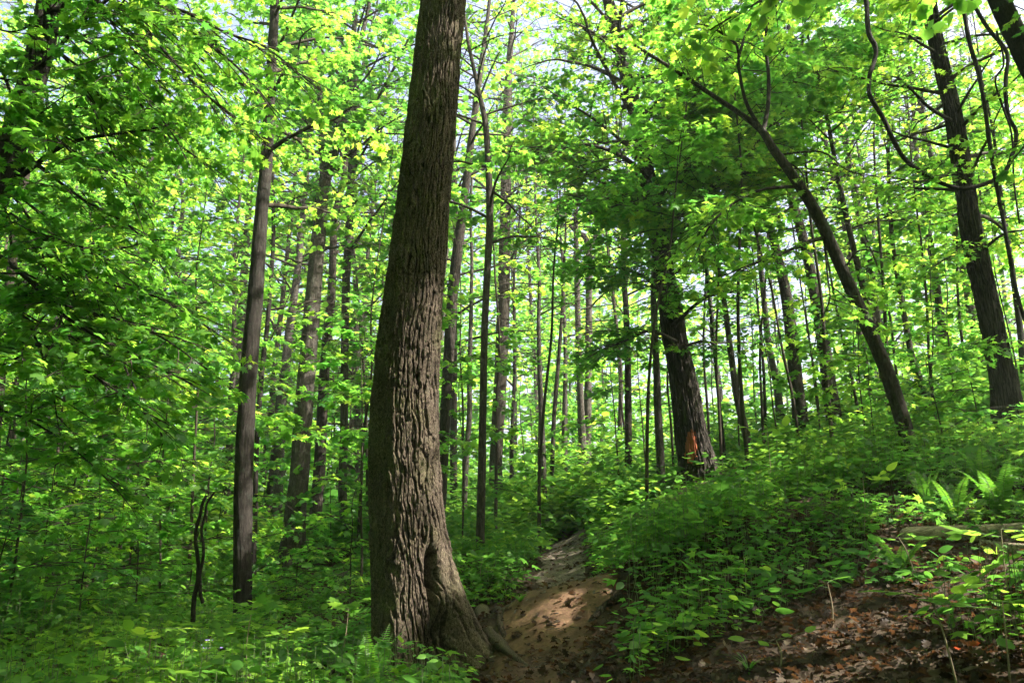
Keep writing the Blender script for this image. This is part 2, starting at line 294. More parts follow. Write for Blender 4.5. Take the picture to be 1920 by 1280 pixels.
# ------------------------------------------------------------------ trees seen in the photo: id, distance, points up the trunk (px, py, width px), height, crown start, limbs, limb length, bark, label
TR = [
 ("T2", 12, [(455, 1172, 34), (455, 1090, 36), (455, 1000, 37), (457, 880, 36), (465, 720, 34), (480, 540, 30), (490, 400, 26), (500, 300, 24), (508, 140, 20), (515, 0, 17)], 15, 6.5, 20, 2.6, "BARK_DARK", "straight dark tree with lichen flecks left of the thick foreground trunk"),
 ("T3", 17, [(545, 1072, 54), (550, 1010, 46), (556, 940, 41), (562, 880, 38), (570, 760, 36), (580, 640, 33), (592, 500, 30), (600, 420, 28), (608, 345, 24), (640, 240, 17), (655, 160, 12)], 17, 9, 20, 3.2, "BARK_GREY", "grey tree with flared foot and sunlit forked top"),
 ("T4", 20, [(588, 1045, 24), (592, 960, 26), (598, 890, 24), (604, 780, 22), (612, 640, 19)], 15, 8, 14, 3, "BARK", "dark trunk just behind the flared grey tree"),
 ("T5", 18, [(652, 1005, 17), (642, 930, 18), (645, 800, 16), (648, 560, 16), (655, 420, 16), (661, 300, 15), (670, 225, 14), (668, 120, 10), (690, 20, 8)], 16, 7, 18, 2.8, "BARK_GREY", "slim sunlit tree with bent foot and raised side branch"),
 ("T6", 20, [(836, 760, 22), (848, 560, 22), (858, 470, 22), (870, 380, 18), (885, 250, 14), (905, 100, 9)], 18, 10, 16, 3, "BARK", "tree half hidden behind the thick foreground trunk"),
 ("T7", 14, [(900, 1030, 18), (903, 900, 17), (905, 800, 15), (908, 640, 14), (913, 520, 14), (918, 400, 14), (912, 250, 12), (895, 160, 9), (880, 90, 7)], 13, 6, 16, 2.3, "BARK", "slender grey tree standing left of the path behind the tree flare"),
 ("T8", 27, [(930, 955, 30), (930, 860, 26), (938, 720, 26), (942, 620, 26), (946, 480, 24), (948, 380, 22), (950, 250, 20), (955, 120, 14)], 19, 10, 22, 3.6, "BARK", "tall brown tree rising beside the slender grey one left of the path"),
 ("T9", 28, [(1096, 942, 24), (1093, 860, 20), (1089, 760, 14), (1085, 650, 13), (1080, 450, 10)], 14, 7.5, 12, 2.2, "BARK_GREY", "pale stem of the pair, left one of two grown side by side by the path"),
 ("T9b", 28.4, [(1103, 942, 18), (1101, 860, 17), (1103, 700, 15), (1104, 600, 14), (1102, 460, 12), (1075, 430, 7), (1040, 390, 5)], 15, 8, 10, 2.0, "BARK_GREY", "stem of the pair by the path whose bare top bends left"),
 ("T10", 24, [(1022, 972, 13), (1018, 850, 12), (1012, 700, 10), (1010, 600, 8)], 14, 7, 10, 2, "BARK_GREY", "pale slim tree where the path goes out of sight"),
 ("T11", 25, [(1034, 968, 9), (1038, 800, 9), (1050, 640, 7)], 13, 7, 8, 1.8, "BARK", "thin dark stem leaning against the pale slim tree"),
 ("T12", 28, [(1059, 950, 15), (1058, 880, 14), (1060, 700, 9)], 14, 7, 10, 2.4, "BARK_GREY", "short looking sunlit trunk between pale slim tree and the pair"),
 ("T13", 16, [(1312, 893, 76), (1306, 860, 68), (1298, 830, 63), (1285, 740, 54), (1270, 660, 47), (1255, 570, 42), (1240, 480, 37), (1222, 380, 32), (1200, 250, 28), (1165, 100, 24), (1140, 0, 20)], 17, 6.0, 34, 3.8, "BARK_SHAG", "stout leaning tree with an orange paint blaze"),
 ("T14", 17, [(1240, 917, 17), (1238, 860, 17), (1233, 760, 16), (1231, 690, 14), (1225, 550, 12)], 12, 5.5, 12, 2.2, "BARK_GREY", "slim grey tree left of the orange blazed tree"),
 ("T15", 22, [(1178, 905, 15), (1178, 760, 14), (1175, 600, 12)], 14, 6.5, 12, 2.4, "BARK", "dark slim trunk between the pair and the orange blazed tree"),
 ("T16", 11, [(1713, 862, 27), (1690, 780, 30), (1660, 690, 28), (1625, 610, 26), (1590, 530, 24), (1555, 450, 24), (1525, 390, 22), (1490, 335, 20), (1450, 280, 17), (1428, 245, 15), (1390, 215, 11), (1330, 175, 9), (1270, 135, 8), (1190, 85, 6)], 0, 0, 0, 1.6, "BARK", "dark tree arching left across the view over the hillside"),
 ("T17", 13, [(1893, 812, 62), (1886, 740, 50), (1870, 660, 43), (1850, 560, 40), (1825, 450, 38), (1810, 360, 34), (1795, 260, 31), (1780, 180, 28), (1760, 100, 26), (1740, 0, 24)], 15, 5.0, 26, 2.4, "BARK_SHAG", "thick dark tree near the right edge with a vine looped round it"),
 ("T19", 20, [(1800, 748, 15), (1785, 690, 16), (1765, 600, 15), (1755, 520, 12)], 15, 8, 12, 2.4, "BARK", "curved slim tree left of the vine looped trunk"),
 ("T20", 22, [(1846, 752, 19), (1840, 680, 22), (1825, 600, 20), (1810, 520, 16)], 17, 9, 12, 2.6, "BARK_GREY", "paler trunk right beside the vine looped one on the crest"),
 ("T21", 20, [(1507, 842, 34), (1500, 780, 30), (1490, 690, 27), (1475, 560, 22), (1455, 470, 18)], 17, 7.5, 18, 3, "BARK", "dark tree on the crest against bright sky, thickest of that row"),
 ("T22", 20, [(1574, 832, 35), (1560, 760, 30), (1545, 650, 26), (1530, 560, 22)], 17, 7.0, 18, 3, "BARK", "dark tree on the crest right of the thickest one, half leafy"),
 ("T23", 18, [(1413, 872, 16), (1398, 810, 17), (1383, 750, 15), (1370, 660, 12)], 13, 6.5, 10, 2.2, "BARK_GREY", "slanting slim trunk right of the orange blazed tree"),
 ("T24", 23, [(1477, 862, 16), (1466, 800, 19), (1456, 720, 14)], 15, 7, 10, 2.4, "BARK_GREY", "crooked grey trunk close left of the thickest crest tree"),
 ("T25", 20, [(1437, 868, 7), (1432, 700, 6)], 9, 4.5, 6, 1.5, "BARK_DARK", "pole thin dark stem between slanting trunk and crooked grey trunk"),
 ("T26", 18, [(1360, 872, 8), (1345, 720, 7), (1335, 620, 6)], 9, 4.5, 7, 1.5, "BARK_DARK", "pole thin dark stem just right of the orange blazed tree"),
 ("T27", 17, [(1680, 815, 18), (1668, 740, 16), (1640, 620, 14)], 13, 6, 10, 2.2, "BARK", "shorter dark trunk standing behind the arching tree"),
 ("T28", 18, [(1742, 800, 15), (1725, 720, 16), (1708, 660, 12), (1690, 560, 10)], 13, 6, 10, 2.2, "BARK", "slanting dark trunk between arching tree and vine looped tree"),
 ("T29", 22, [(1668, 800, 17), (1655, 690, 17), (1630, 500, 16), (1610, 400, 14), (1585, 260, 14), (1570, 170, 12), (1553, 86, 9)], -1, 0, 0, 0, "BARK_GREY", "bare broken snag with a snapped top above the crest"),
 ("T30", 24, [(1640, 780, 15), (1608, 600, 14), (1585, 420, 14), (1550, 280, 12), (1530, 200, 12), (1505, 140, 10)], 19, 11, 14, 3, "BARK", "dark leaning trunk seen in pieces through leaves beside the snag"),
 ("T31", 26, [(1775, 700, 12), (1738, 430, 10), (1725, 350, 10), (1715, 250, 8)], 18, 11, 10, 2.4, "BARK", "far thin trunk crossing the bright sky gap"),
 ("T33", 14, [(-5, 760, 22), (5, 640, 20), (15, 560, 18), (30, 440, 16)], 13, 5, 14, 2.6, "BARK", "dark trunk on the very left edge of the view"),
 ("T34", 20, [(206, 1040, 20), (211, 960, 19), (216, 900, 16), (222, 800, 14)], 13, 5, 14, 2.6, "BARK", "dark trunk low in the left thicket with a pale stump next to it"),
 ("T36", 19, [(284, 640, 7), (287, 520, 7), (287, 400, 6), (291, 280, 5)], 13, 6, 10, 2, "BARK_DARK", "thread thin upright stem high in the left thicket"),
 ("T38", 16, [(478, 960, 10), (482, 820, 10), (492, 690, 10), (502, 600, 9), (512, 460, 8)], 12, 5.5, 12, 2, "BARK_DARK", "thin dark stem hugging the straight dark tree from behind"),
 ("T39", 25, [(522, 900, 20), (528, 760, 20), (536, 680, 19), (545, 600, 16)], 16, 9, 12, 2.6, "BARK_GREY", "sunlit grey trunk between the straight dark tree and flared grey tree"),
 ("T40", 28, [(440, 800, 20), (452, 620, 18), (460, 470, 14)], 18, 10, 14, 3, "BARK_GREY", "faint grey trunk deep behind the straight dark tree"),
 ("T41", 26, [(492, 1020, 26), (503, 975, 25), (514, 880, 20), (520, 820, 18)], 15, 7, 12, 2.6, "BARK", "squat brown trunk base behind the straight dark tree"),
 ("T42", 27, [(960, 955, 8), (960, 820, 8), (965, 700, 7)], 13, 6, 8, 2, "BARK_DARK", "thin dark pole right behind the tall brown tree"),
 ("T43", 27, [(1150, 925, 10), (1160, 850, 10), (1164, 720, 9)], 13, 6, 8, 2, "BARK", "thin pole just right of the pair by the path"),
 ("T44", 24, [(145, 1010, 14), (160, 880, 14), (172, 740, 12)], 13, 5, 12, 2.4, "BARK", "leaning thin trunk left of the trunk with the pale stump"),
 ("T45", 23, [(30, 1000, 15), (20, 900, 15), (24, 800, 14)], 13, 5, 12, 2.6, "BARK", "brown trunk low at the left edge among bright leaves"),
 ("T46", 30, [(283, 1000, 16), (285, 950, 16), (288, 860, 14)], 14, 6, 10, 2.6, "BARK_GREY", "sunlit pale trunk far inside the left thicket"),
 ("T47", 25, [(420, 1000, 16), (425, 930, 15), (430, 850, 14)], 13, 6, 10, 2.4, "BARK", "dim trunk left of the straight dark tree, far back"),
 ("T48", 24, [(870, 990, 12), (872, 900, 12), (880, 780, 11)], 14, 6, 10, 2.4, "BARK_GREY", "pale thin trunk glimpsed right beside the foreground trunk"),
 ("T49", 16, [(1925, 760, 14), (1915, 640, 13), (1905, 560, 11), (1890, 450, 9)], 12, 5, 10, 2, "BARK_DARK", "dark thin trunk at the right edge behind the vine"),
]
TOP_LEFT = ("T32", 7.5, [(-70, 560, 58), (-30, 420, 56), (20, 280, 52), (55, 170, 50), (85, 50, 48), (100, -40, 46)])
# ------------------------------------------------------------------ ground
CTRL = [(0, 0, .1), (-3, 0, -.1), (3, 0, .45), (0, -4, -.1), (-5, -3, -.4), (5, -3, .7), (9, 1, 2.0), (-8, 3, -.1)]
for px, py, d in [(1000, 1272, 6.5), (1000, 1140, 8.7), (1080, 1150, 8.6), (1040, 1143, 10.3), (1055, 1080, 14), (1060, 1040, 18), (1065, 1015, 22), (800, 1290, 8), (700, 1275, 8.0), (650, 1290, 7),
                  (0, 1280, 6.2), (200, 1280, 6.2), (400, 1280, 6.4), (60, 1160, 9.5), (350, 1190, 9.5), (250, 1080, 16), (0, 1060, 16), (620, 1150, 11), (640, 1080, 15), (120, 1010, 26), (400, 1000, 28), (700, 1000, 24),
                  (1300, 1000, 9), (1600, 1100, 6.5), (1900, 1255, 4.0), (1250, 1150, 7.4), (1180, 1215, 6.2), (1150, 1275, 5.6), (1500, 1270, 4.6), (1900, 960, 8), (1760, 880, 10.5), (1900, 1100, 5.5), (1200, 985, 13), (1500, 930, 10),
                  (1600, 870, 14), (1400, 885, 18), (1165, 960, 23), (985, 985, 25), (1800, 800, 14.5), (1920, 745, 17)]:
    CTRL.append(tuple(at(px, py, d)))
for t in TR:
    k, d, pts = t[0], t[1], t[2]
    if k in ("T2", "T3", "T4", "T5", "T7", "T8", "T9", "T10", "T13", "T14", "T15", "T16", "T17", "T19", "T21", "T22", "T23", "T34", "T41", "T12"):
        CTRL.append(tuple(at(pts[0][0], pts[0][1], d)))
for x, y, z in [(-40, 30, 1.2), (-20, 30, 1.8), (-40, 60, 2), (-15, 60, 2.5), (0, 60, 3.6), (0, 35, 3.0), (12, 35, 3.9), (22, 30, 5.6), (30, 40, 6), (12, 60, 3.5), (40, 60, 5.5), (30, 15, 7.5), (45, 20, 9), (-60, 100, 2), (0, 110, 3), (60, 110, 5), (-30, 0, -.5), (40, -10, 6), (20, 3, 5), (20, -15, 3.5), (-30, -15, -1), (80, 60, 8), (-80, 60, 2)]:
    CTRL.append((x, y, z))
CTRL = np.array(CTRL)
def _kern(r2): return np.where(r2 > 1e-9, 0.5 * r2 * np.log(np.maximum(r2, 1e-9)), 0)
_X = CTRL[:, :2]; _n = len(_X)
_K = _kern(((_X[:, None] - _X[None]) ** 2).sum(-1)) + np.eye(_n) * 0.6
_Pm = np.c_[np.ones(_n), _X]
_A = np.block([[_K, _Pm], [_Pm.T, np.zeros((3, 3))]])
_W = np.linalg.solve(_A, np.r_[CTRL[:, 2], 0, 0, 0])
PATH = np.array([tuple(at(a, b, d)[:2]) + (w,) for a, b, d, w in [(985, 1330, 5.2, .22), (985, 1272, 6.5, .30), (1020, 1200, 7.6, .50), (1050, 1150, 8.6, .54), (1045, 1138, 10.3, .40), (1055, 1080, 14, .40), (1060, 1040, 18, .42), (1064, 1016, 21.5, .42), (1048, 1008, 23.2, .36)]])
PATH = np.vstack([[0.1, -3, .32], [0.05, 2, .32], PATH])
PC = spline(np.c_[PATH[:, :2], np.zeros(len(PATH)), PATH[:, 2]], 420)
def path_dist(x, y):
    x = np.asarray(x, float).ravel(); y = np.asarray(y, float).ravel(); best = np.full(len(x), 99.0)
    for k in range(0, len(PC), 2):
        best = np.minimum(best, np.hypot(x - PC[k, 0], y - PC[k, 1]) - PC[k, 3])
    return best
def gh(x, y, detail=True):
    x = np.asarray(x, float); y = np.asarray(y, float); sh = x.shape; q = np.c_[x.ravel(), y.ravel()]
    out = np.empty(len(q))
    for a in range(0, len(q), 20000):
        b = q[a:a + 20000]
        out[a:a + 20000] = _kern(((b[:, None] - _X[None]) ** 2).sum(-1)) @ _W[:_n] + _W[_n] + b @ _W[_n + 1:]
    if detail:
        p = np.c_[q, np.zeros(len(q))]
        out += .30 * np.exp(-((q[:, 0] - .3) / 1.5) ** 2 - ((q[:, 1] - 8.5) / .8) ** 2) - .36 * np.exp(-((q[:, 0] - .5) / 1.1) ** 2 - ((q[:, 1] - 11.2) / 1.6) ** 2)
        out += -.24 * np.exp(-((q[:, 0] + 1.1) / .85) ** 2 - ((q[:, 1] - 7.3) / .9) ** 2)
        out += 0.05 * fbm(p * 0.9, 5, 4) + 0.012 * fbm(p * 5, 9, 3)
    return out.reshape(sh)
def ground_at(px, py):                              # where the line of sight through a pixel meets the ground
    r = ray(px, py); t = np.linspace(1.5, 60, 900); p = np.array([0, 0, CAMZ]) + t[:, None] * r
    below = p[:, 2] < gh(p[:, 0], p[:, 1]); k = np.argmax(below) if below.any() else len(t) - 1
    q = p[k]; return np.array([q[0], q[1], float(gh(np.array([q[0]]), np.array([q[1]]))[0])])
def g1(x, y): return float(gh(np.array([x]), np.array([y]))[0])
def axis(a0, step, growth, lim):
    out = [0.0]; s = step
    while out[-1] < lim:
        if out[-1] > a0: s *= growth
        out.append(out[-1] + s)
    return np.array(out)
_xp = axis(9, .11, 1.06, 150); XS = np.r_[-_xp[:0:-1], _xp]; _yp = axis(20, .11, 1.05, 260); YS = np.r_[-axis(3, .15, 1.2, 40)[:0:-1], _yp]
gx, gy = np.meshgrid(XS, YS); gz = gh(gx, gy)
gz = np.clip(gz, -6, 16)
mb = MB(); nx = len(XS); ny = len(YS)
ii = (np.arange(ny - 1)[:, None] * nx + np.arange(nx - 1)[None]).ravel()
mb.add(np.stack([gx, gy, gz], -1), np.stack([ii, ii + 1, ii + 1 + nx, ii + nx], -1))
ground = mb.build("forest_ground", [SOIL], smooth=True); tag(ground, "leaf strewn brown forest floor rising to the right", "ground", kind="structure")
# path: a trodden strip that rides a little above the soil in the middle and dives under it at the edges
T_ = nrm(np.gradient(PC[:, :2], axis=0)); Nn = np.c_[T_[:, 1], -T_[:, 0]]
cr = np.linspace(-1.35, 1.35, 61)
k = np.arange(len(PC)); PX = PC[:, 0:1] + Nn[:, 0:1] * cr[None] * PC[:, 3:4]; PY = PC[:, 1:2] + Nn[:, 1:2] * cr[None] * PC[:, 3:4]
_e = fbm(np.c_[PX.ravel() * 2.2, PY.ravel() * 2.2, np.zeros(PX.size)], 31, 3).reshape(PX.shape)
PZ = gh(PX, PY) + 0.022 - 0.075 * sstep(.72, 1.3, np.abs(cr)[None] + .28 * _e) + .035 * fbm(np.c_[PX.ravel() * 3.2, PY.ravel() * 2.2, np.zeros(PX.size)], 35, 3).reshape(PX.shape) * (np.abs(cr)[None] < 1) + .016 * fbm(np.c_[PX.ravel() * 9, PY.ravel() * 9, np.zeros(PX.size)], 33, 3).reshape(PX.shape)
mb = MB(); nx = len(cr); ii = (np.arange(len(PC) - 1)[:, None] * nx + np.arange(nx - 1)[None]).ravel()
fy = PC[:-1, 1][:, None].repeat(nx - 1, 1).ravel()
quad = np.stack([ii, ii + 1, ii + 1 + nx, ii + nx], -1)
_sel = fy + .5 * np.random.default_rng(3).standard_normal(len(fy)) < 9.3
mb.add(np.stack([PX, PY, PZ], -1), quad, 0); mb.m = [np.where(_sel, 0, 1).astype(np.int32)]
path = mb.build("path", [DIRT, GRIT], smooth=True); tag(path, "narrow trodden earth path leading over a hump into the wood", "path", kind="structure")

# ------------------------------------------------------------------ growing trees
MATS = dict(BARK=BARK, BARK_GREY=BARK_GREY, BARK_DARK=BARK_DARK, BARK_SHAG=BARK_SHAG)
def cam_depth(p): return view(p)[2]
def trunk_curve(pts, d, H, rng):
    a = np.array(pts, float); p = at(a[:, 0], a[:, 1], d); r = a[:, 2] / 2 * cam_depth(p) / F * .91
    rows = np.c_[p, r]
    dirn = nrm(p[0] - p[1])
    q, rr = p[0].copy(), r[0]; low = []
    for _ in range(40):
        if q[2] < g1(q[0], q[1]) - .25: break
        st = dirn * .35 if dirn[2] < -.3 else np.array([0, 0, -.35]); q = q + st; rr *= 1.012; low.append(np.r_[q, rr])
    if low: rows = np.vstack([np.array(low)[::-1], rows])
    if H > 0 and rows[-1, 2] < H:
        q, rr = rows[-1, :3].copy(), rows[-1, 3]; dirn = nrm(rows[-1, :3] - rows[-2, :3]); n = max(3, int((H - q[2]) / 1.2)); st = (H - q[2]) / n; up = []
        for k in range(n):
            dirn = nrm(dirn * .8 + np.array([0, 0, .25]) + rng.normal(0, .05, 3)); q = q + dirn * st; up.append(np.r_[q, max(.012, rr * (1 - (k + 1) / n * .9))])
        rows = np.vstack([rows, up])
    return rows
def trunk_mesh(rows, parent, name, m, sides, step, seed, flare=.55, rough=.05, origin=None):
    L = np.linalg.norm(np.diff(rows[:, :3], axis=0), axis=1).sum(); n = int(min(700, max(14, L / step)))
    c = spline(rows, n); P, rad = c[:, :3], np.maximum(c[:, 3], .006)
    base = g1(P[0, 0], P[0, 1]); h = np.maximum(P[:, 2] - base, 0)
    th = np.arange(sides) * 2 * np.pi / sides
    A = np.cos(th)[None] * rad[:, None]; B = np.sin(th)[None] * rad[:, None]
    q = np.stack([A * 6 + seed * 3.1, B * 6, np.broadcast_to(P[:, 2:3] * 1.4, A.shape)], -1).reshape(-1, 3)
    nzv = fbm(q, seed, 3).reshape(A.shape)
    q2 = np.stack([A * 26 + seed, B * 26, np.broadcast_to(P[:, 2:3] * 4, A.shape)], -1).reshape(-1, 3)
    nz2 = 1 - np.abs(vnoise(q2, seed + 3)).reshape(A.shape) * 2
    fl = np.exp(-h / (1.2 * rad[0] + .12))[:, None] * flare * (.6 + .5 * np.cos(th * 3 + seed)[None] ** 2)
    rr = rad[:, None] * (1 + rough * 1.6 * nzv + rough * .9 * nz2 + fl)
    if sides >= 200:
        nr = int(2 * np.pi * rad[0] / .075); A1, B1, Z1 = np.cos(th)[None] + 0 * A, np.sin(th)[None] + 0 * A, P[:, 2:3] + 0 * A
        wa = fbm(np.stack([A1 * 2.2, B1 * 2.2, Z1 * 1.3], -1).reshape(-1, 3), seed + 30, 3).reshape(A.shape); wb = fbm(np.stack([A1 * 6, B1 * 6, Z1 * 3], -1).reshape(-1, 3), seed + 31, 3).reshape(A.shape)
        uu = th[None] / (2 * np.pi) * nr + 1.3 * wa + .9 * wb; ci = np.floor(uu).astype(np.int64); fr = uu - ci; rid = _hash(np.mod(ci, nr), ci * 0 + 3, ci * 0, 8)
        vv = Z1 * (1.6 + 2 * rid) + rid * 9 + 1.2 * wb; vi = np.floor(vv).astype(np.int64); vf = vv - vi; bid = _hash(vi, np.mod(ci, nr), ci * 0, 12)
        rr = rr + (.030 * sstep(.03, .25, np.minimum(fr, 1 - fr)) * (.5 + .5 * sstep(0, .12, np.minimum(vf, 1 - vf))) * (.5 + .8 * bid) - .018)
    v, f = tube(P, rr, sides); mb = MB(); mb.add(v, f)
    # closing cap at the tip
    return mb.build(name, [m], parent, True, origin), c
def limbs_for(c, z0, n, L, rng, rise=(.15, .75), M=7, top=1.0):
    zs = c[:, 2]; out = []
    for k in range(n):
        u = (k + rng.random()) / n; z = z0 + (zs[-1] - z0) * u ** .85 * top
        i = int(np.argmin(np.abs(zs - z))); p0 = c[i, :3]; a = k * 2.39996 + rng.normal(0, .5); el = rng.uniform(*rise)
        ll = L * (1.0 - .55 * u) * rng.uniform(.7, 1.2)
        d = np.array([math.cos(a) * math.cos(el), math.sin(a) * math.cos(el), math.sin(el)]); s = np.linspace(0, 1, M)[:, None]
        w = np.cumsum(rng.normal(0, .06, (M, 3)), axis=0) * s * ll * .5
        P = p0 + d * s * ll + np.array([0, 0, -1]) * (s ** 2) * ll * rng.uniform(.08, .28) + w
        r0 = min(c[i, 3] * .5, .012 * ll + .012); out.append((P, np.linspace(r0, .005, M)))
    return out
def sprays(limbs, rng, sub=.34, sublen=.45, twig=.16, twiglen=.5, per=9, size=.11, flat=.35, s0=.2, thick=1.0):
    """side branches, twigs and leaves on the given limbs -> (branch tubes, leaf arrays)"""
    SP, SD, SL = [], [], []
    for P, r in limbs:
        ll = np.linalg.norm(np.diff(P, axis=0), axis=1).sum(); n = max(3, int(ll * (1 - s0) / sub * 2)); M = len(P)
        s = s0 + (1 - s0) * (np.arange(n) + rng.random(n)) / n; k = np.minimum((s * (M - 1)).astype(int), M - 2); t = (s * (M - 1) - k)[:, None]
        p = P[k] * (1 - t) + P[k + 1] * t; T = nrm(P[k + 1] - P[k]); side = nrm(np.cross(T, np.array([0, 0, 1.0])) + 1e-6)
        sg = np.where(np.arange(n) % 2, 1.0, -1.0)[:, None] * np.where(rng.random((n, 1)) < .1, -1, 1)
        ang = rng.uniform(.55, 1.15, (n, 1)); d = nrm(T * np.cos(ang) + side * sg * np.sin(ang) + np.c_[np.zeros(n), np.zeros(n), rng.normal(.02, flat * .5, n)])
        L = np.maximum(.22, ll * sublen * (1.05 - .75 * s) * rng.uniform(.6, 1.15, n))
        d[-1] = T[-1]
        SP.append(p); SD.append(d); SL.append(L)
    p = np.concatenate(SP); d = np.concatenate(SD); L = np.concatenate(SL); N = len(p)
    u = np.linspace(0, 1, 4)[None, :, None]
    sub_pl = p[:, None] + d[:, None] * u * L[:, None, None] + np.array([0, 0, -1.0]) * u ** 2 * (L * rng.uniform(.0, .22, N))[:, None, None] + rng.normal(0, .02, (N, 4, 3)) * u * L[:, None, None]
    sub_r = np.linspace(1, .3, 4)[None] * (.004 + .006 * L)[:, None] * thick
    # twigs
    cnt = np.maximum(2, (L / twig).astype(int)); idx = np.repeat(np.arange(N), cnt); K = len(idx)
    s = .12 + .88 * rng.random(K); seg = np.minimum((s * 3).astype(int), 2); t = (s * 3 - seg)[:, None]
    tp = sub_pl[idx, seg] * (1 - t) + sub_pl[idx, seg + 1] * t; dd = nrm(sub_pl[idx, seg + 1] - sub_pl[idx, seg])
    side = nrm(np.cross(dd, np.array([0, 0, 1.0])) + 1e-6) * np.where(rng.random((K, 1)) < .5, 1, -1); ang = rng.uniform(.4, 1.2, (K, 1))
    td = nrm(dd * np.cos(ang) + side * np.sin(ang) + np.c_[np.zeros((K, 2)), rng.normal(-.05, flat * .7, K)])
    tl = np.minimum(twiglen, .12 + L[idx] * .42 * (1.1 - s)) * rng.uniform(.6, 1.2, K)
    tend = tp + td * tl[:, None] + np.array([0, 0, -1.0]) * (tl * rng.uniform(0, .2, K))[:, None]
    tw_pl = np.stack([tp, (tp + tend) / 2 + np.array([0, 0, .02]) * tl[:, None], tend], 1); tw_r = np.array([.0028, .0022, .0012])[None].repeat(K, 0) * thick
    # leaves
    nl = np.maximum(2, (per * tl / twiglen * rng.uniform(.6, 1.3, K)).astype(int)); j = np.repeat(np.arange(K), nl); Q = len(j)
    s = np.sqrt(rng.random(Q)) * 1.0; lp = tw_pl[j, 0] * (1 - s[:, None]) + tw_pl[j, 2] * s[:, None]
    axd = nrm(tend - tp)[j]; sd = nrm(np.cross(axd, np.array([0, 0, 1.0])) + 1e-6) * np.where(rng.random((Q, 1)) < .5, 1, -1); ang = rng.uniform(.1, 1.35, (Q, 1))
    fw = nrm(axd * np.cos(ang) + sd * np.sin(ang) + np.c_[np.zeros((Q, 2)), rng.normal(-.28, .22, Q)])
    up = nrm(np.array([0, 0, 1.0]) + rng.normal(0, flat, (Q, 3)))
    sz = size * (.35 + .95 * rng.random(Q) ** .8); lp = lp + fw * (sz * .3)[:, None] + rng.normal(0, .25, (Q, 3)) * (sz * .8)[:, None]
    tint = np.clip(.42 + rng.normal(0, .13, K)[j] + rng.normal(0, .10, Q) + rng.normal(0, .1, N)[idx][j], 0, 1)
    return (sub_pl, sub_r, tw_pl, tw_r), (lp, fw, up, sz, tint)
def crown_mesh(limbs, rng, parent, origin, shape, twigs=True, leafmat=LEAF, name="crown", draw_limbs=True, **kw):
    (sp, sr, tp, tr), (lp, fw, up, sz, ti) = sprays(limbs, rng, **kw)
    mb = MB()
    k = open_to_sun(lp, rng); leaves(mb, lp[k], fw[k], up[k], sz[k], shape, 0, ti[k])
    if draw_limbs:
        for P, r in limbs:
            v, f = tube(spline(P, len(P) * 2), np.interp(np.linspace(0, 1, len(P) * 2), np.linspace(0, 1, len(r)), r), 6); mb.add(v, f, 1)
    v, f = tubes(sp, sr, 4); mb.add(v, f, 1)
    if twigs: v, f = tubes(tp, tr, 3); mb.add(v, f, 1)
    return mb.build(name, [leafmat, TWIG], parent, False, origin), int(k.sum())
NLEAF = 0
def pxline(pts, d, w0, w1, n=12):
    a = np.array(pts, float); dd = np.linspace(d[0], d[1], len(a)) if isinstance(d, (tuple, list)) else np.full(len(a), d)
    p = spline(at(a[:, 0], a[:, 1], dd), n); r = np.linspace(w0, w1, n) / 2 * cam_depth(p) / F
    return p, r
LAND = {}
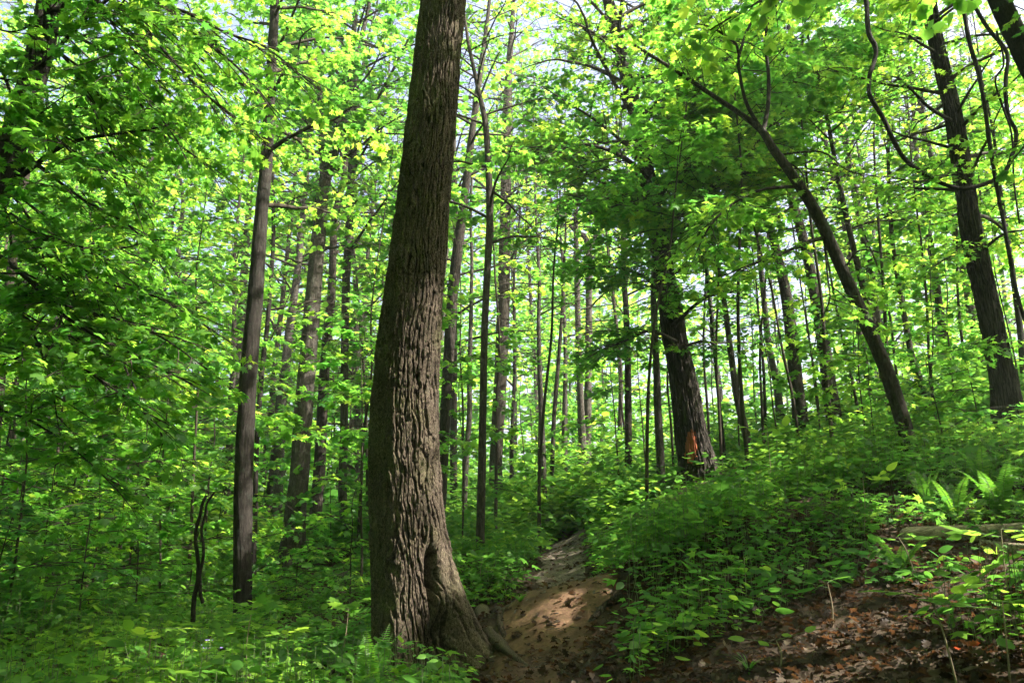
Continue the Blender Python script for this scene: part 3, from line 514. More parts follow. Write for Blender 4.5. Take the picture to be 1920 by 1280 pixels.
# hand shaped limbs that the photo shows (photo pixels, distance at start and end, width px at start and end, leafy)
LIMBS = {
 "T3": [([(608, 350), (604, 270), (600, 180), (585, 120), (570, 60)], (17, 16.5), 16, 6, True)],
 "T5": [([(671, 225), (695, 195), (722, 160), (745, 115), (775, 55)], (18, 17), 9, 3, True), ([(648, 470), (690, 458), (730, 462)], (18, 17.5), 4, 2, True), ([(668, 170), (650, 120), (640, 60)], (18, 18), 6, 3, True)],
 "T8": [([(948, 420), (975, 385), (1000, 350)], (27, 26), 7, 3, True), ([(945, 520), (975, 450), (1015, 395)], (27, 25.5), 6, 2, True)],
 "T9b": [([(1104, 480), (1118, 440), (1150, 400), (1165, 340)], (28.4, 28), 8, 3, True)],
 "T16": [([(1490, 350), (1455, 352), (1420, 358), (1370, 385), (1330, 425), (1298, 490)], (11, 10.2), 7, 2, True), ([(1545, 445), (1500, 460), (1460, 478), (1410, 495), (1350, 520)], (11, 10), 8, 2, True),
         ([(1430, 250), (1440, 200), (1441, 140), (1436, 60), (1462, -20)], (11, 11.3), 9, 4, True), ([(1425, 240), (1398, 190), (1384, 120), (1382, 85), (1330, 50), (1290, 45)], (11, 10.5), 8, 3, True),
         ([(1384, 110), (1400, 60), (1425, 10), (1440, -40)], (10.9, 11), 6, 3, True), ([(1545, 450), (1552, 520), (1556, 560), (1540, 600), (1528, 640)], (11, 10.6), 4, 2, True), ([(1470, 300), (1500, 320), (1510, 345)], (11, 10.8), 4, 2, True),
         ([(1580, 510), (1610, 470), (1660, 475), (1700, 480)], (11, 10.5), 4, 2, True), ([(1465, 290), (1540, 285), (1590, 320), (1640, 330)], (11, 10.4), 4, 2, True)],
 "T17": [([(1800, 300), (1770, 330), (1720, 340), (1660, 330)], (13, 11.5), 7, 2, True), ([(1835, 500), (1790, 480), (1750, 500)], (13, 12), 6, 2, True), ([(1790, 230), (1740, 200), (1690, 150), (1650, 140)], (13, 11.5), 8, 2, True), ([(1830, 480), (1880, 440), (1930, 430)], (13, 12), 7, 3, True)],
 "T13": [([(1255, 560), (1210, 520), (1150, 500), (1090, 505)], (15.6, 13.5), 9, 2, True), ([(1262, 610), (1320, 560), (1380, 545)], (15.6, 13.5), 9, 2, True), ([(1230, 420), (1170, 380), (1110, 370), (1060, 385)], (15.6, 13.0), 10, 2, True), ([(1240, 480), (1290, 420), (1330, 400)], (15.6, 13.5), 9, 2, True),
         ([(1215, 330), (1160, 290), (1090, 270), (1030, 290)], (15.6, 13.5), 10, 2, True), ([(1225, 390), (1270, 330), (1340, 300)], (15.6, 13.8), 9, 2, True), ([(1268, 640), (1220, 620), (1170, 640), (1120, 660)], (15.6, 13.6), 8, 2, True), ([(1270, 655), (1320, 640), (1370, 660)], (15.6, 13.8), 8, 2, True)],
}
SHORT = {"T2": "straight dark tree", "T3": "flared grey tree", "T7": "slender grey tree", "T8": "tall brown tree", "T9": "pair of stems", "T13": "orange blazed tree", "T16": "arching tree", "T17": "vine looped tree", "T21": "thickest crest tree", "T34": "trunk with the pale stump", "T5": "bent footed slim tree", "T14": "slim grey tree"}
for num, (k, d, pts, H, z0, nl, L, bk, lab) in enumerate(TR):
    rng = np.random.default_rng(100 + num)
    if H > 0 and d >= 16: H, nl = H * (1.15 + .012 * (d - 12)), int(nl * 1.5)
    rows = trunk_curve(pts, d, H, rng)
    b = np.array([rows[0, 0], rows[0, 1], g1(rows[0, 0], rows[0, 1])])
    name = "dead_tree" if H < 0 else ("maple_tree" if L <= 2.4 else "tree")
    root = tag(empty(name, b), lab, "tree")
    near = d <= 17
    tr, c = trunk_mesh(rows, root, "trunk", MATS[bk], (240 if k in ("T13", "T17") else 96 if k in ("T16", "T2", "T3") else 28) if near else 14, (.018 if k in ("T13", "T17") else .035 if k in ("T13", "T17", "T16", "T2", "T3") else .06) if near else .15, num + 1, flare=.12 if pts[0][1] > 700 else .3, rough=.07 if bk == "BARK_SHAG" else .05, origin=b)
    LAND[k] = pts
    lim = []
    if H > 0 and nl: lim = limbs_for(c, z0 + b[2] * .6, int(nl * 1.35), L * 1.1, rng, rise=(.1, .7) if L < 2.5 else (.15, .8))
    hand = []
    for pp, dd, w0, w1, leafy in LIMBS.get(k, []):
        P, r = pxline(pp, dd, w0, w1, 14); lm = MB(); v, f = tube(P, r, 8); lm.add(v, f); lm.build("limb", [MATS[bk]], root, True, b); hand.append((P, r))
    if k == "T16":                                  # the arched top itself bears leaves too
        cc = c[len(c) * 72 // 100:]; hand.append((cc[::6, :3], cc[::6, 3]))
    if lim or hand:
        mb_shape = STAR if d < 18 else KITE
        if lim:
            if near: kw = dict(sub=.34, sublen=.48, twig=.16, twiglen=.45, per=17, size=.115)
            else: kw = dict(sub=.40, sublen=.48, twig=.20, twiglen=.5, per=26, size=.145)
            _, n = crown_mesh(lim, rng, root, b, mb_shape, twigs=near, **kw); NLEAF += n
        if hand:
            _, n = crown_mesh(hand, rng, root, b, STAR if d < 18 else KITE, twigs=True, name="foliage", draw_limbs=False, sub=.20, sublen=.60, twig=.13, twiglen=.42, per=9 if k in ("T16", "T17") else 11, size=.10 if d < 18 else .13, s0=.4 if k in ("T16", "T17") else .12); NLEAF += n
    if H < 0:
        P, r = pxline([(1590, 280), (1630, 220), (1680, 185)], (22, 21), 6, 3, 8); lm = MB(); v, f = tube(P, r, 6); lm.add(v, f); lm.build("branch", [BARK_GREY], root, True, b)
        P, r = pxline([(1556, 100), (1530, 96), (1505, 110)], (22, 21.5), 4, 2, 6); lm = MB(); v, f = tube(P, r, 6); lm.add(v, f); lm.build("branch", [BARK_GREY], root, True, b)
    if k == "T13":                                  # paint blaze: a thin ragged skin of paint lying on the trunk
        me = tr.data; nv = len(me.vertices); co = np.empty(nv * 3, np.float32); me.vertices.foreach_get("co", co); co = co.reshape(-1, 3) + b.astype(np.float32)
        no = np.empty(nv * 3, np.float32); me.vertices.foreach_get("normal", no); no = no.reshape(-1, 3)
        fq = np.empty(len(me.loops), np.int32); me.loops.foreach_get("vertex_index", fq); fq = fq.reshape(-1, 4); fc = co[fq].mean(1)
        qx, qy, _ = view(fc); edge = fbm(fc * [34, 34, 14], 4, 3); sel = (np.hypot((qx - 1296) / 11, (qy - 838) / 27) + .7 * edge < 1.0) & (no[fq].mean(1)[:, 1] < 0)
        used = np.unique(fq[sel]); remap = np.zeros(nv, int); remap[used] = np.arange(len(used)); mbz = MB(); mbz.add(co[used] + no[used] * .005, remap[fq[sel]]); mbz.build("paint_blaze", [BLAZE], root, True, b)

# the near trunk whose boughs hang into the picture from the upper left
def bough_tree(key, d, pts, H, bark, label, boughs, seed, size=.074, per=15, top=None):
    global NLEAF
    rng = np.random.default_rng(seed); rows = trunk_curve(pts, d, H, rng); b = np.array([rows[0, 0], rows[0, 1], g1(rows[0, 0], rows[0, 1])])
    root = tag(empty("maple_tree", b), label, "tree"); tr, c = trunk_mesh(rows, root, "trunk", bark, 28, .05, seed, origin=b)
    hand = []
    for pp, dd, w0, w1 in boughs:
        P, r = pxline(pp, dd, w0, w1, 16)
        i = int(np.argmin(np.abs(c[:, 2] - P[0, 2] + .5))); j = spline(np.vstack([c[i, :3], (c[i, :3] + P[0]) / 2 + [0, 0, .1], P[0]]), 6)
        Pf = np.vstack([j[:-1], P]); rf = np.r_[np.full(5, r[0] * 1.15), r]
        lm = MB(); v, f = tube(Pf, rf, 8); lm.add(v, f); lm.build("limb", [BARK_DARK], root, True, b); hand.append((P, r))
    _, n = crown_mesh(hand, rng, root, b, MAPLE, twigs=True, draw_limbs=False, sub=.22, sublen=.44, twig=.13, twiglen=.38, per=per, size=size, s0=.08, flat=.38); NLEAF += n
    if top:
        lim = limbs_for(c, *top, rng)
        _, n = crown_mesh(lim, rng, root, b, KITE, twigs=False, sub=.42, sublen=.46, twig=.22, twiglen=.5, per=12, size=.17); NLEAF += n
    return root
bough_tree(*TOP_LEFT, 15, BARK_DARK, "shaded trunk half hidden by leafy boughs in the upper left corner", [
    ([(40, 330), (130, 268), (265, 245), (340, 230)], (7.3, 6.6), 10, 3), ([(0, 480), (60, 530), (130, 600), (260, 670), (360, 720)], (7.2, 6.3), 10, 3), ([(100, 20), (240, 30), (320, 110), (400, 190), (490, 260)], (7.3, 6.4), 9, 2),
    ([(100, -40), (310, 10), (420, 60), (500, 90), (580, 160)], (7.0, 6.0), 9, 2), ([(60, 300), (150, 370), (250, 430), (310, 510)], (7.2, 6.5), 7, 2), ([(30, 250), (120, 210), (230, 160), (330, 150)], (7.4, 6.9), 7, 2),
    ([(0, 560), (50, 600), (90, 700), (110, 800)], (7.3, 6.6), 6, 2), ([(90, 60), (180, 90), (300, 240), (420, 330)], (7.4, 7.2), 7, 2), ([(20, 400), (180, 520), (300, 560), (430, 640)], (7.3, 7.0), 6, 2), ([(200, 620), (240, 700), (280, 780), (330, 850)], (6.8, 6.5), 5, 2),
    ([(-60, 130), (30, 150), (90, 110), (150, 50)], (6.5, 6.2), 5, 2), ([(-60, 30), (20, 60), (80, 30), (120, -10)], (6.5, 6.2), 5, 2), ([(-60, 260), (20, 260), (80, 210), (120, 180)], (6.4, 6.1), 5, 2),
    ([(-20, 200), (60, 215), (150, 300), (230, 330)], (6.6, 5.8), 6, 2), ([(-20, 420), (80, 440), (190, 470), (290, 450)], (6.6, 5.9), 6, 2), ([(-30, 640), (80, 650), (200, 720), (300, 800)], (6.8, 6.0), 6, 2), ([(-30, 760), (60, 790), (160, 860), (230, 930)], (7.0, 6.6), 5, 2),
    ([(60, 60), (130, 120), (200, 260), (250, 380)], (7.0, 6.4), 6, 2), ([(150, -40), (220, 60), (250, 150), (330, 260)], (6.8, 6.2), 6, 2), ([(250, -40), (360, 60), (450, 130), (520, 220)], (6.6, 6.0), 6, 2), ([(-20, 540), (150, 580), (280, 620), (400, 700)], (7.2, 6.6), 6, 2), ([(-30, 300), (60, 420), (100, 560), (150, 680)], (7.0, 6.5), 6, 2)], 7, top=(8.5, 22, 4.0))
bough_tree("TR", 8.5, [(2080, 480, 46), (2030, 330, 44), (1965, 190, 42), (1915, 90, 40), (1865, -20, 38)], 15, BARK_DARK, "dark leaning trunk crossing the upper right corner", [
    ([(1960, 180), (1990, 100), (1960, 40), (1900, 10)], (8.5, 8), 6, 2), ([(1970, 200), (1930, 260), (1900, 300)], (8.5, 8.2), 5, 2)], 8, size=.09, per=9, top=(8.5, 26, 4.5))
# ------------------------------------------------------------------ the thick foreground tree
def big_tree():
    global NLEAF
    d = 8.0
    pts = [(775, 1300, 152), (775, 1280, 152), (766, 1100, 147), (760, 900, 143), (760, 750, 136), (766, 640, 131), (780, 500, 119), (798, 330, 106), (818, 130, 96), (831, 0, 92)]
    rng = np.random.default_rng(7); rows = trunk_curve(pts, d, 21, rng); b = np.array([rows[0, 0], rows[0, 1], g1(rows[0, 0], rows[0, 1])])
    root = tag(empty("oak_tree", b), "thick deeply furrowed foreground trunk with hollow flared foot beside the path", "tree")
    zf = np.r_[np.arange(b[2] - .25, 8.6, .0105), np.arange(8.7, rows[-1, 2], .14)]
    cs = spline(rows, 400); C = np.stack([np.interp(zf, cs[:, 2], cs[:, k]) for k in range(4)], -1); C[:, 2] = zf
    S = 620; th = np.arange(S) * 2 * np.pi / S - np.pi
    TH, ZI = np.meshgrid(th, zf); RAD = np.repeat(C[:, 3:4], S, 1)
    X, Y = np.cos(TH), np.sin(TH)
    zg = ZI - b[2]                                   # height over the soil
    lobe = lambda t0, w: np.exp(-(np.angle(np.exp(1j * (TH - t0))) / w) ** 2)
    zpy = lambda py: float(at(765, py, d - .35)[2])
    fl = .80 * np.exp(-np.maximum(zg - .05, 0) / .50) * lobe(-.14, .46) + .20 * np.exp(-zg / .4) * lobe(-1.75, .5) + .10 * np.exp(-zg / .3) * lobe(-2.7, .4) + .35 * np.exp(-zg / .4) * lobe(1.2, .5) + .25 * np.exp(-zg / .35) * lobe(2.5, .5)
    fl += .05 * sstep(1.9, .6, zg) * lobe(-.5, .5)
    q = np.stack([X * RAD * 2.2, Y * RAD * 2.2, ZI * .5], -1).reshape(-1, 3)
    fl += .035 * fbm(q, 3, 3).reshape(TH.shape)
    # bark plates
    R0 = .40
    w1 = fbm(np.stack([X * 2.2, Y * 2.2, ZI * 1.5], -1).reshape(-1, 3), 21, 3).reshape(TH.shape)
    w2 = fbm(np.stack([X * 5.5, Y * 5.5, ZI * 3.0], -1).reshape(-1, 3), 23, 3).reshape(TH.shape)
    tw = TH + .16 * w1 + .09 * w2 + .05 * ZI
    w3 = fbm(np.stack([X * 9, Y * 9, ZI * 5.0], -1).reshape(-1, 3), 27, 3).reshape(TH.shape)
    uu = (TH / (2 * np.pi) + .5) * 42 + 1.5 * w1 + 1.0 * w2 + .45 * w3 + .35 * ZI
    cidx = np.floor(uu).astype(np.int64); fr = uu - cidx; rid = _hash(np.mod(cidx, 42), cidx * 0 + 3, cidx * 0, 8)
    ridge = sstep(.03, .17, np.minimum(fr, 1 - fr) * (.75 + .5 * rid))
    vv = ZI * (3.6 + 3.2 * rid) + rid * 13 + 1.3 * w2 + .8 * w3 + .35 * (fr - .5); vid = np.floor(vv).astype(np.int64); vf = vv - vid; bid = _hash(vid, np.mod(cidx, 42), cidx * 0, 12)
    crack = sstep(.0, .12, np.minimum(vf, 1 - vf)); crack = 1 - (1 - crack) * (bid > .25)
    cid = bid; plate = ridge * (.45 + .55 * crack)
    px2 = np.stack([X * R0 * 55, Y * R0 * 55, ZI * 20 + w1], -1).reshape(-1, 3)
    g1_, g2_, cid2 = voro(px2, 9); pl2 = sstep(.02, .22, (g2_ - g1_).reshape(TH.shape))
    fine = fbm(np.stack([X * 22, Y * 22, ZI * 22], -1).reshape(-1, 3), 41, 4).reshape(TH.shape)
    amp = (1 - .38 * sstep(.9, .1, zg) * lobe(-.25, .75))
    bark = amp * (.032 * plate * (.6 + .8 * cid) + .006 * pl2) + .008 * fine - .02
    # hollows in the foot: a slot under the flare's shoulder and a low arched recess
    def pit(t0, z0, wt, wz, dep): return -dep * np.exp(-((np.angle(np.exp(1j * (TH - t0))) / wt) ** 2) - ((ZI - z0) / wz) ** 2)
    pits = pit(-.80, zpy(1075), .11, .16, .44) + pit(-.80, zpy(1125), .09, .12, .16)
    lowc = sstep(zpy(1120), zpy(1190), ZI); pits += -.17 * lowc * np.exp(-(np.angle(np.exp(1j * (TH + .72))) / (.12 + .16 * lowc)) ** 2)
    pits += -.10 * np.exp(-np.maximum(zg, 0) / .5) * lobe(-1.02, .12)
    RR = RAD * .94 + np.maximum(fl, -.1) + bark + pits
    V = np.stack([C[:, 0:1] + X * RR, C[:, 1:2] + Y * RR, ZI], -1)
    n = len(zf); i = np.arange(n - 1)[:, None] * S; j = np.arange(S)[None]; j2 = (j + 1) % S
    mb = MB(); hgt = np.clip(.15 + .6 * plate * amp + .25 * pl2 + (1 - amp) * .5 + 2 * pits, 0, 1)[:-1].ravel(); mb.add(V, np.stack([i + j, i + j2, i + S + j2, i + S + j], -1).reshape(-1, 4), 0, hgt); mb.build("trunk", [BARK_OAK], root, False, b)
    # roots running out over the path
    def root_line(pp, r0, r1, sink=.0):
        P = np.array([ground_at(a, c_) for a, c_ in pp]); P = spline(P, 26); P[:, 2] = gh(P[:, 0], P[:, 1]) + np.linspace(.035, -.012, 26) - sink
        P += np.c_[fbm(P * 4, 2, 2) * .03, fbm(P * 4 + 9, 3, 2) * .03, np.zeros(26)]
        t = np.arange(10) * 2 * np.pi / 10; rr = (r1 + (r0 - r1) * np.linspace(1, 0, 26)[:, None] ** 1.3) * (1 + .4 * fbm(np.stack([P[:, 0:1] * 8 + np.cos(t), P[:, 1:2] * 8 + np.sin(t), P[:, 2:3] * 8 + 0 * t], -1).reshape(-1, 3), 6, 3).reshape(26, 10))
        v, f = tube(P, rr, 10); m_ = MB(); m_.add(v, f); return m_
    root_line([(905, 1150), (940, 1172), (965, 1193), (985, 1210), (1002, 1228)], .10, .022).build("root", [BARK_OAK], root, True, b)
    root_line([(915, 1200), (950, 1222), (975, 1240), (998, 1252)], .075, .018).build("root", [BARK_OAK], root, True, b)
    root_line([(900, 1225), (930, 1215), (955, 1205)], .018, .01).build("root", [BARK_OAK], root, True, b)
    lim = limbs_for(cs, 9.5, 30, 5.0, rng)
    _, n = crown_mesh(lim, rng, root, b, KITE, twigs=False, sub=.55, sublen=.42, twig=.28, twiglen=.5, per=9, size=.15); NLEAF += n
    return root_line
root_line = big_tree()
for pp, r0, r1, lab in [([(1168, 1132), (1130, 1150), (1100, 1172), (1085, 1190)], .045, .02, "pale root running down the sandy bank right of the path hump"),
                        ([(1150, 1215), (1110, 1245), (1080, 1275), (1070, 1290)], .035, .02, "dark root along the right bank near the bottom edge")]:
    o = root_line(pp, r0, r1, .01).build("exposed_root", [BARK], smooth=True); tag(o, lab, "root")
# ------------------------------------------------------------------ vines
def vine(pts, d, w0, w1, lab, seed):
    a = np.array(pts, float); p = at(a[:, 0], a[:, 1], np.linspace(d[0], d[1], len(a))); p = spline(p, 90); rng = np.random.default_rng(seed)
    p += fbm(p * 3.0, seed, 3)[:, None] * np.array([.05, .05, 0]); r = np.linspace(w0, w1, 90) / 2 * cam_depth(p) / F * (1 + .2 * fbm(p * 6, seed + 1, 2))
    m_ = MB(); v, f = tube(p, r, 8); m_.add(v, f); return tag(m_.build("hanging_vine", [BARK_DARK], smooth=True), lab, "vine", "vines on the right")
vine([(1620, -40), (1630, 60), (1642, 92), (1631, 150), (1632, 180), (1660, 230), (1690, 290), (1730, 325), (1790, 352), (1835, 350), (1880, 325), (1896, 290), (1906, 250), (1890, 215), (1885, 150), (1888, 100), (1850, 50), (1815, -10)], (11.6, 11.6), 9, 7, "thick dark vine slung in a loop round the right hand trunk", 1)
vine([(1800, -20), (1818, 80), (1838, 150), (1856, 270), (1868, 345), (1886, 440), (1900, 520), (1915, 575), (1935, 640)], (11.4, 11.4), 8, 7, "long dark vine hanging straight down past the loop", 2)
vine([(1870, 60), (1882, 120), (1866, 150), (1880, 200), (1896, 250), (1900, 330), (1912, 420)], (11.3, 11.5), 4, 3, "thin vine strand tangled above the loop", 3)
# ------------------------------------------------------------------ understorey maples
RL = np.random.default_rng(55)
def rel_label(px, d, h, tone, used):
    sz = "tall" if h > 5.5 else ("young" if h > 3 else "small")
    c = sorted(((abs(px - p[0][0]), k) for k, p in LAND.items() if k in SHORT))
    opts = []
    for _, k in c[:5]:
        p = LAND[k]; dk = [t[1] for t in TR if t[0] == k][0]
        dx = px - p[0][0]; far = "behind, " if d > dk + 2 else ("before, " if d < dk - 2 else "")
        side = "right of" if dx > 12 else ("left of" if dx < -12 else "in line with"); amt = "just " if abs(dx) < 70 else ("well " if abs(dx) > 200 else "")
        opts.append(f"{sz} {tone} sapling {far}{amt}{side} the {SHORT[k]}")
    for _, k in c[:4]:
        for _, k2 in c[:4]:
            if k != k2 and (LAND[k][0][0] - px) * (LAND[k2][0][0] - px) < 0: opts.append(f"{sz} {tone} sapling between the {SHORT[k]} and the {SHORT[k2]}")
    for q in ("airy", "leaning", "bushy", "thin stemmed", "wide spreading", "narrow"):
        opts += [q + " " + o for o in opts[:5]]
    for o in opts:
        if o not in used: used.add(o); return o
    return opts[0]
USED = set(); SAPS = []
def sapling(px, d, h, spread, seed, tone, size=.10, lo=.25, n=None, label=None, lean=0.0):
    global NLEAF
    rng = np.random.default_rng(seed); x = (px - 960) / F * d * 1.0; b = np.array([x, d, g1(x, d)]); s = np.linspace(0, 1, 9)[:, None]
    P = b + np.array([0, 0, 1.0]) * (h * s) + np.cumsum(rng.normal(0, .03, (9, 3)), 0) * s * h * .5 * np.array([1, 1, 0]) + np.array([lean, 0, 0]) * s ** 1.5 * h; P[0, 2] -= .15
    rows = np.c_[P, np.linspace(0.007 + .0028 * h, .004, 9)]
    root = tag(empty("maple_sapling", b), label or rel_label(px, d, h, tone, USED), "sapling", "understorey saplings")
    tr, c = trunk_mesh(rows, root, "stem", TWIG, 8, .25, seed, flare=.2, rough=.03, origin=b)
    n = n or int(7 + h * 2.0); lim = limbs_for(c, b[2] + h * lo, n, spread, rng, rise=(-.02, .42), M=6)
    near = d < 13
    kw = dict(sub=.24, sublen=.44, twig=.14, twiglen=.34, per=12, size=size * 1.1) if near else dict(sub=.30, sublen=.46, twig=.18, twiglen=.42, per=19, size=size * 1.2)
    _, k = crown_mesh(lim, rng, root, b, STAR if d < 17 else KITE, twigs=near, flat=.3, **kw); NLEAF += k
# placed ones: px, distance, height, spread
for i, (px, d, h, sp, lo) in enumerate([
    (60, 9.0, 3.4, 1.3, .2), (210, 10.5, 3.2, 1.4, .15), (330, 12.5, 4.2, 1.6, .2), (130, 13.5, 5.0, 1.9, .2), (270, 15, 5.2, 1.9, .2), (400, 16, 5.6, 1.9, .25), (20, 16, 6, 2.0, .2), (180, 18, 6, 2.2, .2), (330, 20, 6.5, 2.2, .2), 
    (690, 13.0, 5.2, 1.6, .35), (650, 22, 7, 2.2, .25), (720, 18, 6.5, 2.0, .3), (610, 27, 8, 2.4, .2), (500, 29, 8, 2.6, .2), (400, 27, 8, 2.6, .2), (250, 28, 8, 2.6, .2), (100, 27, 8, 2.6, .2), (-60, 22, 7, 2.4, .2), (740, 28, 8, 2.6, .2),
    (870, 16, 4.2, 1.5, .3), (985, 26, 6.5, 2.0, .2), (1000, 31, 8, 2.4, .2), (1060, 33, 8, 2.4, .2), (1160, 22, 5.8, 1.9, .25), (1210, 20, 5.0, 1.8, .25), (1120, 34, 9, 2.6, .2), (960, 36, 9, 2.8, .2), (1200, 30, 8, 2.4, .25),
    (1265, 22, 6, 1.9, .3), (1340, 24, 7, 2.0, .4), (1420, 22, 6.5, 2.0, .45), (1385, 17, 4.6, 1.5, .45), (1460, 18, 5.2, 1.7, .45), (1540, 17, 5.0, 1.7, .4), (1600, 21, 6.5, 2.0, .35), (1625, 14, 3.2, 1.2, .3), (1690, 17, 5.2, 1.7, .35), (1760, 15, 4.6, 1.6, .35), (1560, 26, 7.5, 2.2, .35), (1700, 24, 7, 2.2, .3), (1800, 18, 5.5, 1.8, .3), (1860, 21, 6.5, 2.0, .3), (1640, 12, 1.6, .9, .25), (1770, 11.5, 1.5, .9, .25), (1840, 12, 1.8, 1.0, .3), (1480, 27, 8, 2.2, .45), (1930, 15, 4.5, 1.5, .3)]):
    tone = ["bright green", "yellow green", "deep green"][int(RL.integers(0, 3))]
    sapling(px, d, h * RL.uniform(.9, 1.1), sp, 500 + i, tone, lo=lo, lean=RL.normal(0, .06))
for i, (px, d, h, sp) in enumerate([(20, 8.2, 1.5, .9), (110, 9.5, 1.9, 1.0), (190, 8.6, 1.3, .8), (290, 10.5, 2.0, 1.1), (380, 13, 2.2, 1.2), (60, 12, 2.3, 1.2), (160, 14, 2.4, 1.3), (250, 13, 2.0, 1.1), (330, 16, 2.5, 1.3), (420, 17.5, 2.4, 1.2), (500, 14, 1.6, .9), (570, 12.5, 1.4, .9), (630, 17, 2.0, 1.1), (670, 11.5, 1.6, .9), (-40, 10.5, 2.2, 1.2), (230, 18, 2.6, 1.4), (100, 19, 2.6, 1.4)]):
    sapling(px, d, h, sp, 1700 + i, ["deep green", "bright green", "dark green"][i % 3], lo=.12, lean=RL.normal(0, .1), n=13, size=.085)
# taller slim maples filling the middle storey
for i, (px, d, h, sp, lo) in enumerate([(120, 12, 8.5, 2.4, .3), (250, 16, 10, 2.8, .25), (380, 14, 9, 2.4, .35), (30, 19, 11, 3, .2), (430, 22, 11, 3, .25), (300, 23, 12, 3.2, .2), (680, 17, 10, 2.6, .4), (720, 23, 12, 3, .3), (640, 26, 12, 3.2, .25),
    (870, 20, 10, 2.8, .4), (1010, 25, 12, 3.0, .4), (1180, 25, 12, 3.2, .3), (1260, 19.5, 10, 2.8, .45), (1350, 16, 9.5, 2.6, .5), (1330, 21, 12, 3.0, .4), (1430, 19, 11, 3, .5), (1500, 15.5, 9.5, 2.6, .5), (1540, 22, 12, 3.2, .4),
    (1205, 13.2, 9.6, 2.4, .5), (1010, 19, 14, 3.2, .52), (930, 21, 15, 3.2, .55), (1400, 14, 11.5, 2.8, .55), (1560, 15, 12.5, 3.0, .55), (1680, 16, 13, 3.0, .55), (700, 20, 14, 3.0, .55),
    (1620, 18, 11, 3, .45), (1700, 20, 11, 3, .4), (1760, 16.5, 10, 2.6, .45), (1830, 18.5, 11, 3, .4), (1900, 17, 10, 2.8, .35), (-120, 15, 10, 2.8, .2)]):
    tone = ["bright green", "yellow green", "deep green"][int(RL.integers(0, 3))]
    sapling(px, d, h, sp, 800 + i, tone, lo=lo, lean=RL.normal(0, .05), n=int(12 + h * 2.2))
# unseen trees added outside the frame so that their crowns shade the foreground
for i, (x, y, H, lab) in enumerate([(7.5, 2.5, 15, "unseen tree added for shade on the hillside right of the log"), (11, 6.5, 17, "unseen tree added for shade higher on the bank beyond the right edge"), (5.5, -4, 14, "unseen tree added for shade behind the viewer beside the path"), (12.5, -1.5, 17, "unseen tree added for shade far up the bank behind the viewer"), (15, 11, 18, "unseen tree added for shade on top of the bank past the right edge"), (-2.6, -2.2, 14, "unseen tree added for shade close behind the viewer on the left"), (2.6, -1.6, 13, "unseen tree added for shade close behind the viewer on the right"), (-6.5, 2.5, 15, "unseen tree added for shade beside the viewer past the left edge"), (4.6, 4.2, 14, "unseen tree added for shade over the lower right corner")]):
    rng = np.random.default_rng(1200 + i); b = np.array([x, y, g1(x, y)]); s = np.linspace(0, 1, 10)[:, None]
    rows = np.c_[b + np.array([0, 0, -.2]) + np.array([0, 0, H]) * s + np.cumsum(rng.normal(0, .1, (10, 3)), 0) * s * [1, 1, 0], np.linspace(.2, .03, 10)]
    root = tag(empty("tree", b), lab, "tree"); tr, c = trunk_mesh(rows, root, "trunk", BARK, 16, .2, 50 + i, origin=b)
    _, n = crown_mesh(limbs_for(c, b[2] + (8 if y > 2 else 5.5), 26, 4.2, rng), rng, root, b, KITE, twigs=False, sub=.45, sublen=.46, twig=.24, twiglen=.5, per=11, size=.18); NLEAF += n
for i, (px, d, h, sp) in enumerate([(-40, 24, 3.0, 1.5), (90, 22, 2.6, 1.4), (220, 24, 3.4, 1.6), (330, 23, 2.8, 1.5), (415, 26, 3.6, 1.7), (500, 25, 3.2, 1.6), (600, 23, 2.8, 1.4), (670, 27, 3.4, 1.7), (150, 31, 4, 2), (300, 33, 4, 2), (460, 34, 4.2, 2), (580, 33, 4, 2), (705, 34, 4.2, 2),
    (860, 27, 3.2, 1.6), (955, 29, 3.4, 1.7), (1000, 27, 2.6, 1.5), (1045, 29, 3, 1.6), (1140, 30, 3.6, 1.8), (1195, 24, 2.6, 1.4), (1250, 27, 3.2, 1.6), (1380, 25, 2.0, 1.2), (1520, 23, 1.9, 1.2), (1660, 21, 2.2, 1.2), (1780, 20, 2.4, 1.3), (1900, 19, 2.2, 1.2)]):
    sapling(px, d, h * RL.uniform(.9, 1.1), sp, 1400 + i, ["bright green", "yellow green", "pale green"][i % 3], lo=.08, lean=RL.normal(0, .06), n=16)
# ------------------------------------------------------------------ far trees: three built, the rest copies
def far_tree(seed, H, z0, LL=3.4, nn=26):
    rng = np.random.default_rng(seed); s = np.linspace(0, 1, 12)[:, None]
    P = np.array([0, 0, -.3]) + np.array([0, 0, 1.0]) * s * H + np.cumsum(rng.normal(0, .12, (12, 3)), 0) * np.array([1, 1, 0]) * s
    root = empty("tree", (0, 0, 0)); rows = np.c_[P, np.linspace(.14, .025, 12)]
    L = np.linalg.norm(np.diff(P, axis=0), axis=1).sum(); c = spline(rows, 60); v, f = tube(c[:, :3], c[:, 3] * (1 + .8 * np.exp(-c[:, 2] / .3)), 10); m_ = MB(); m_.add(v, f); m_.build("trunk", [BARK_GREY if seed % 2 else BARK], root, True)
    lim = limbs_for(c, z0, nn, LL, rng, rise=(.0, .7))
    (sp, sr, tp, trr), (lp, fw, up, sz, ti) = sprays(lim, rng, sub=.6, sublen=.45, twig=.30, twiglen=.6, per=17, size=.185, flat=.4)
    kk = rng.random(len(lp)) < np.where(lp[:, 2] > 9, .7, 1.0); lp, fw, up, sz, ti = lp[kk], fw[kk], up[kk], sz[kk], ti[kk]
    m_ = MB(); leaves(m_, lp, fw, up, sz, KITE, 0, ti); v, f = tubes(sp, sr * .8, 3); m_.add(v, f, 1)
    for Pl, r in lim:
        v, f = tube(Pl, r, 5); m_.add(v, f, 1)
    m_.build("crown", [LEAF, TWIG], root)
    return root
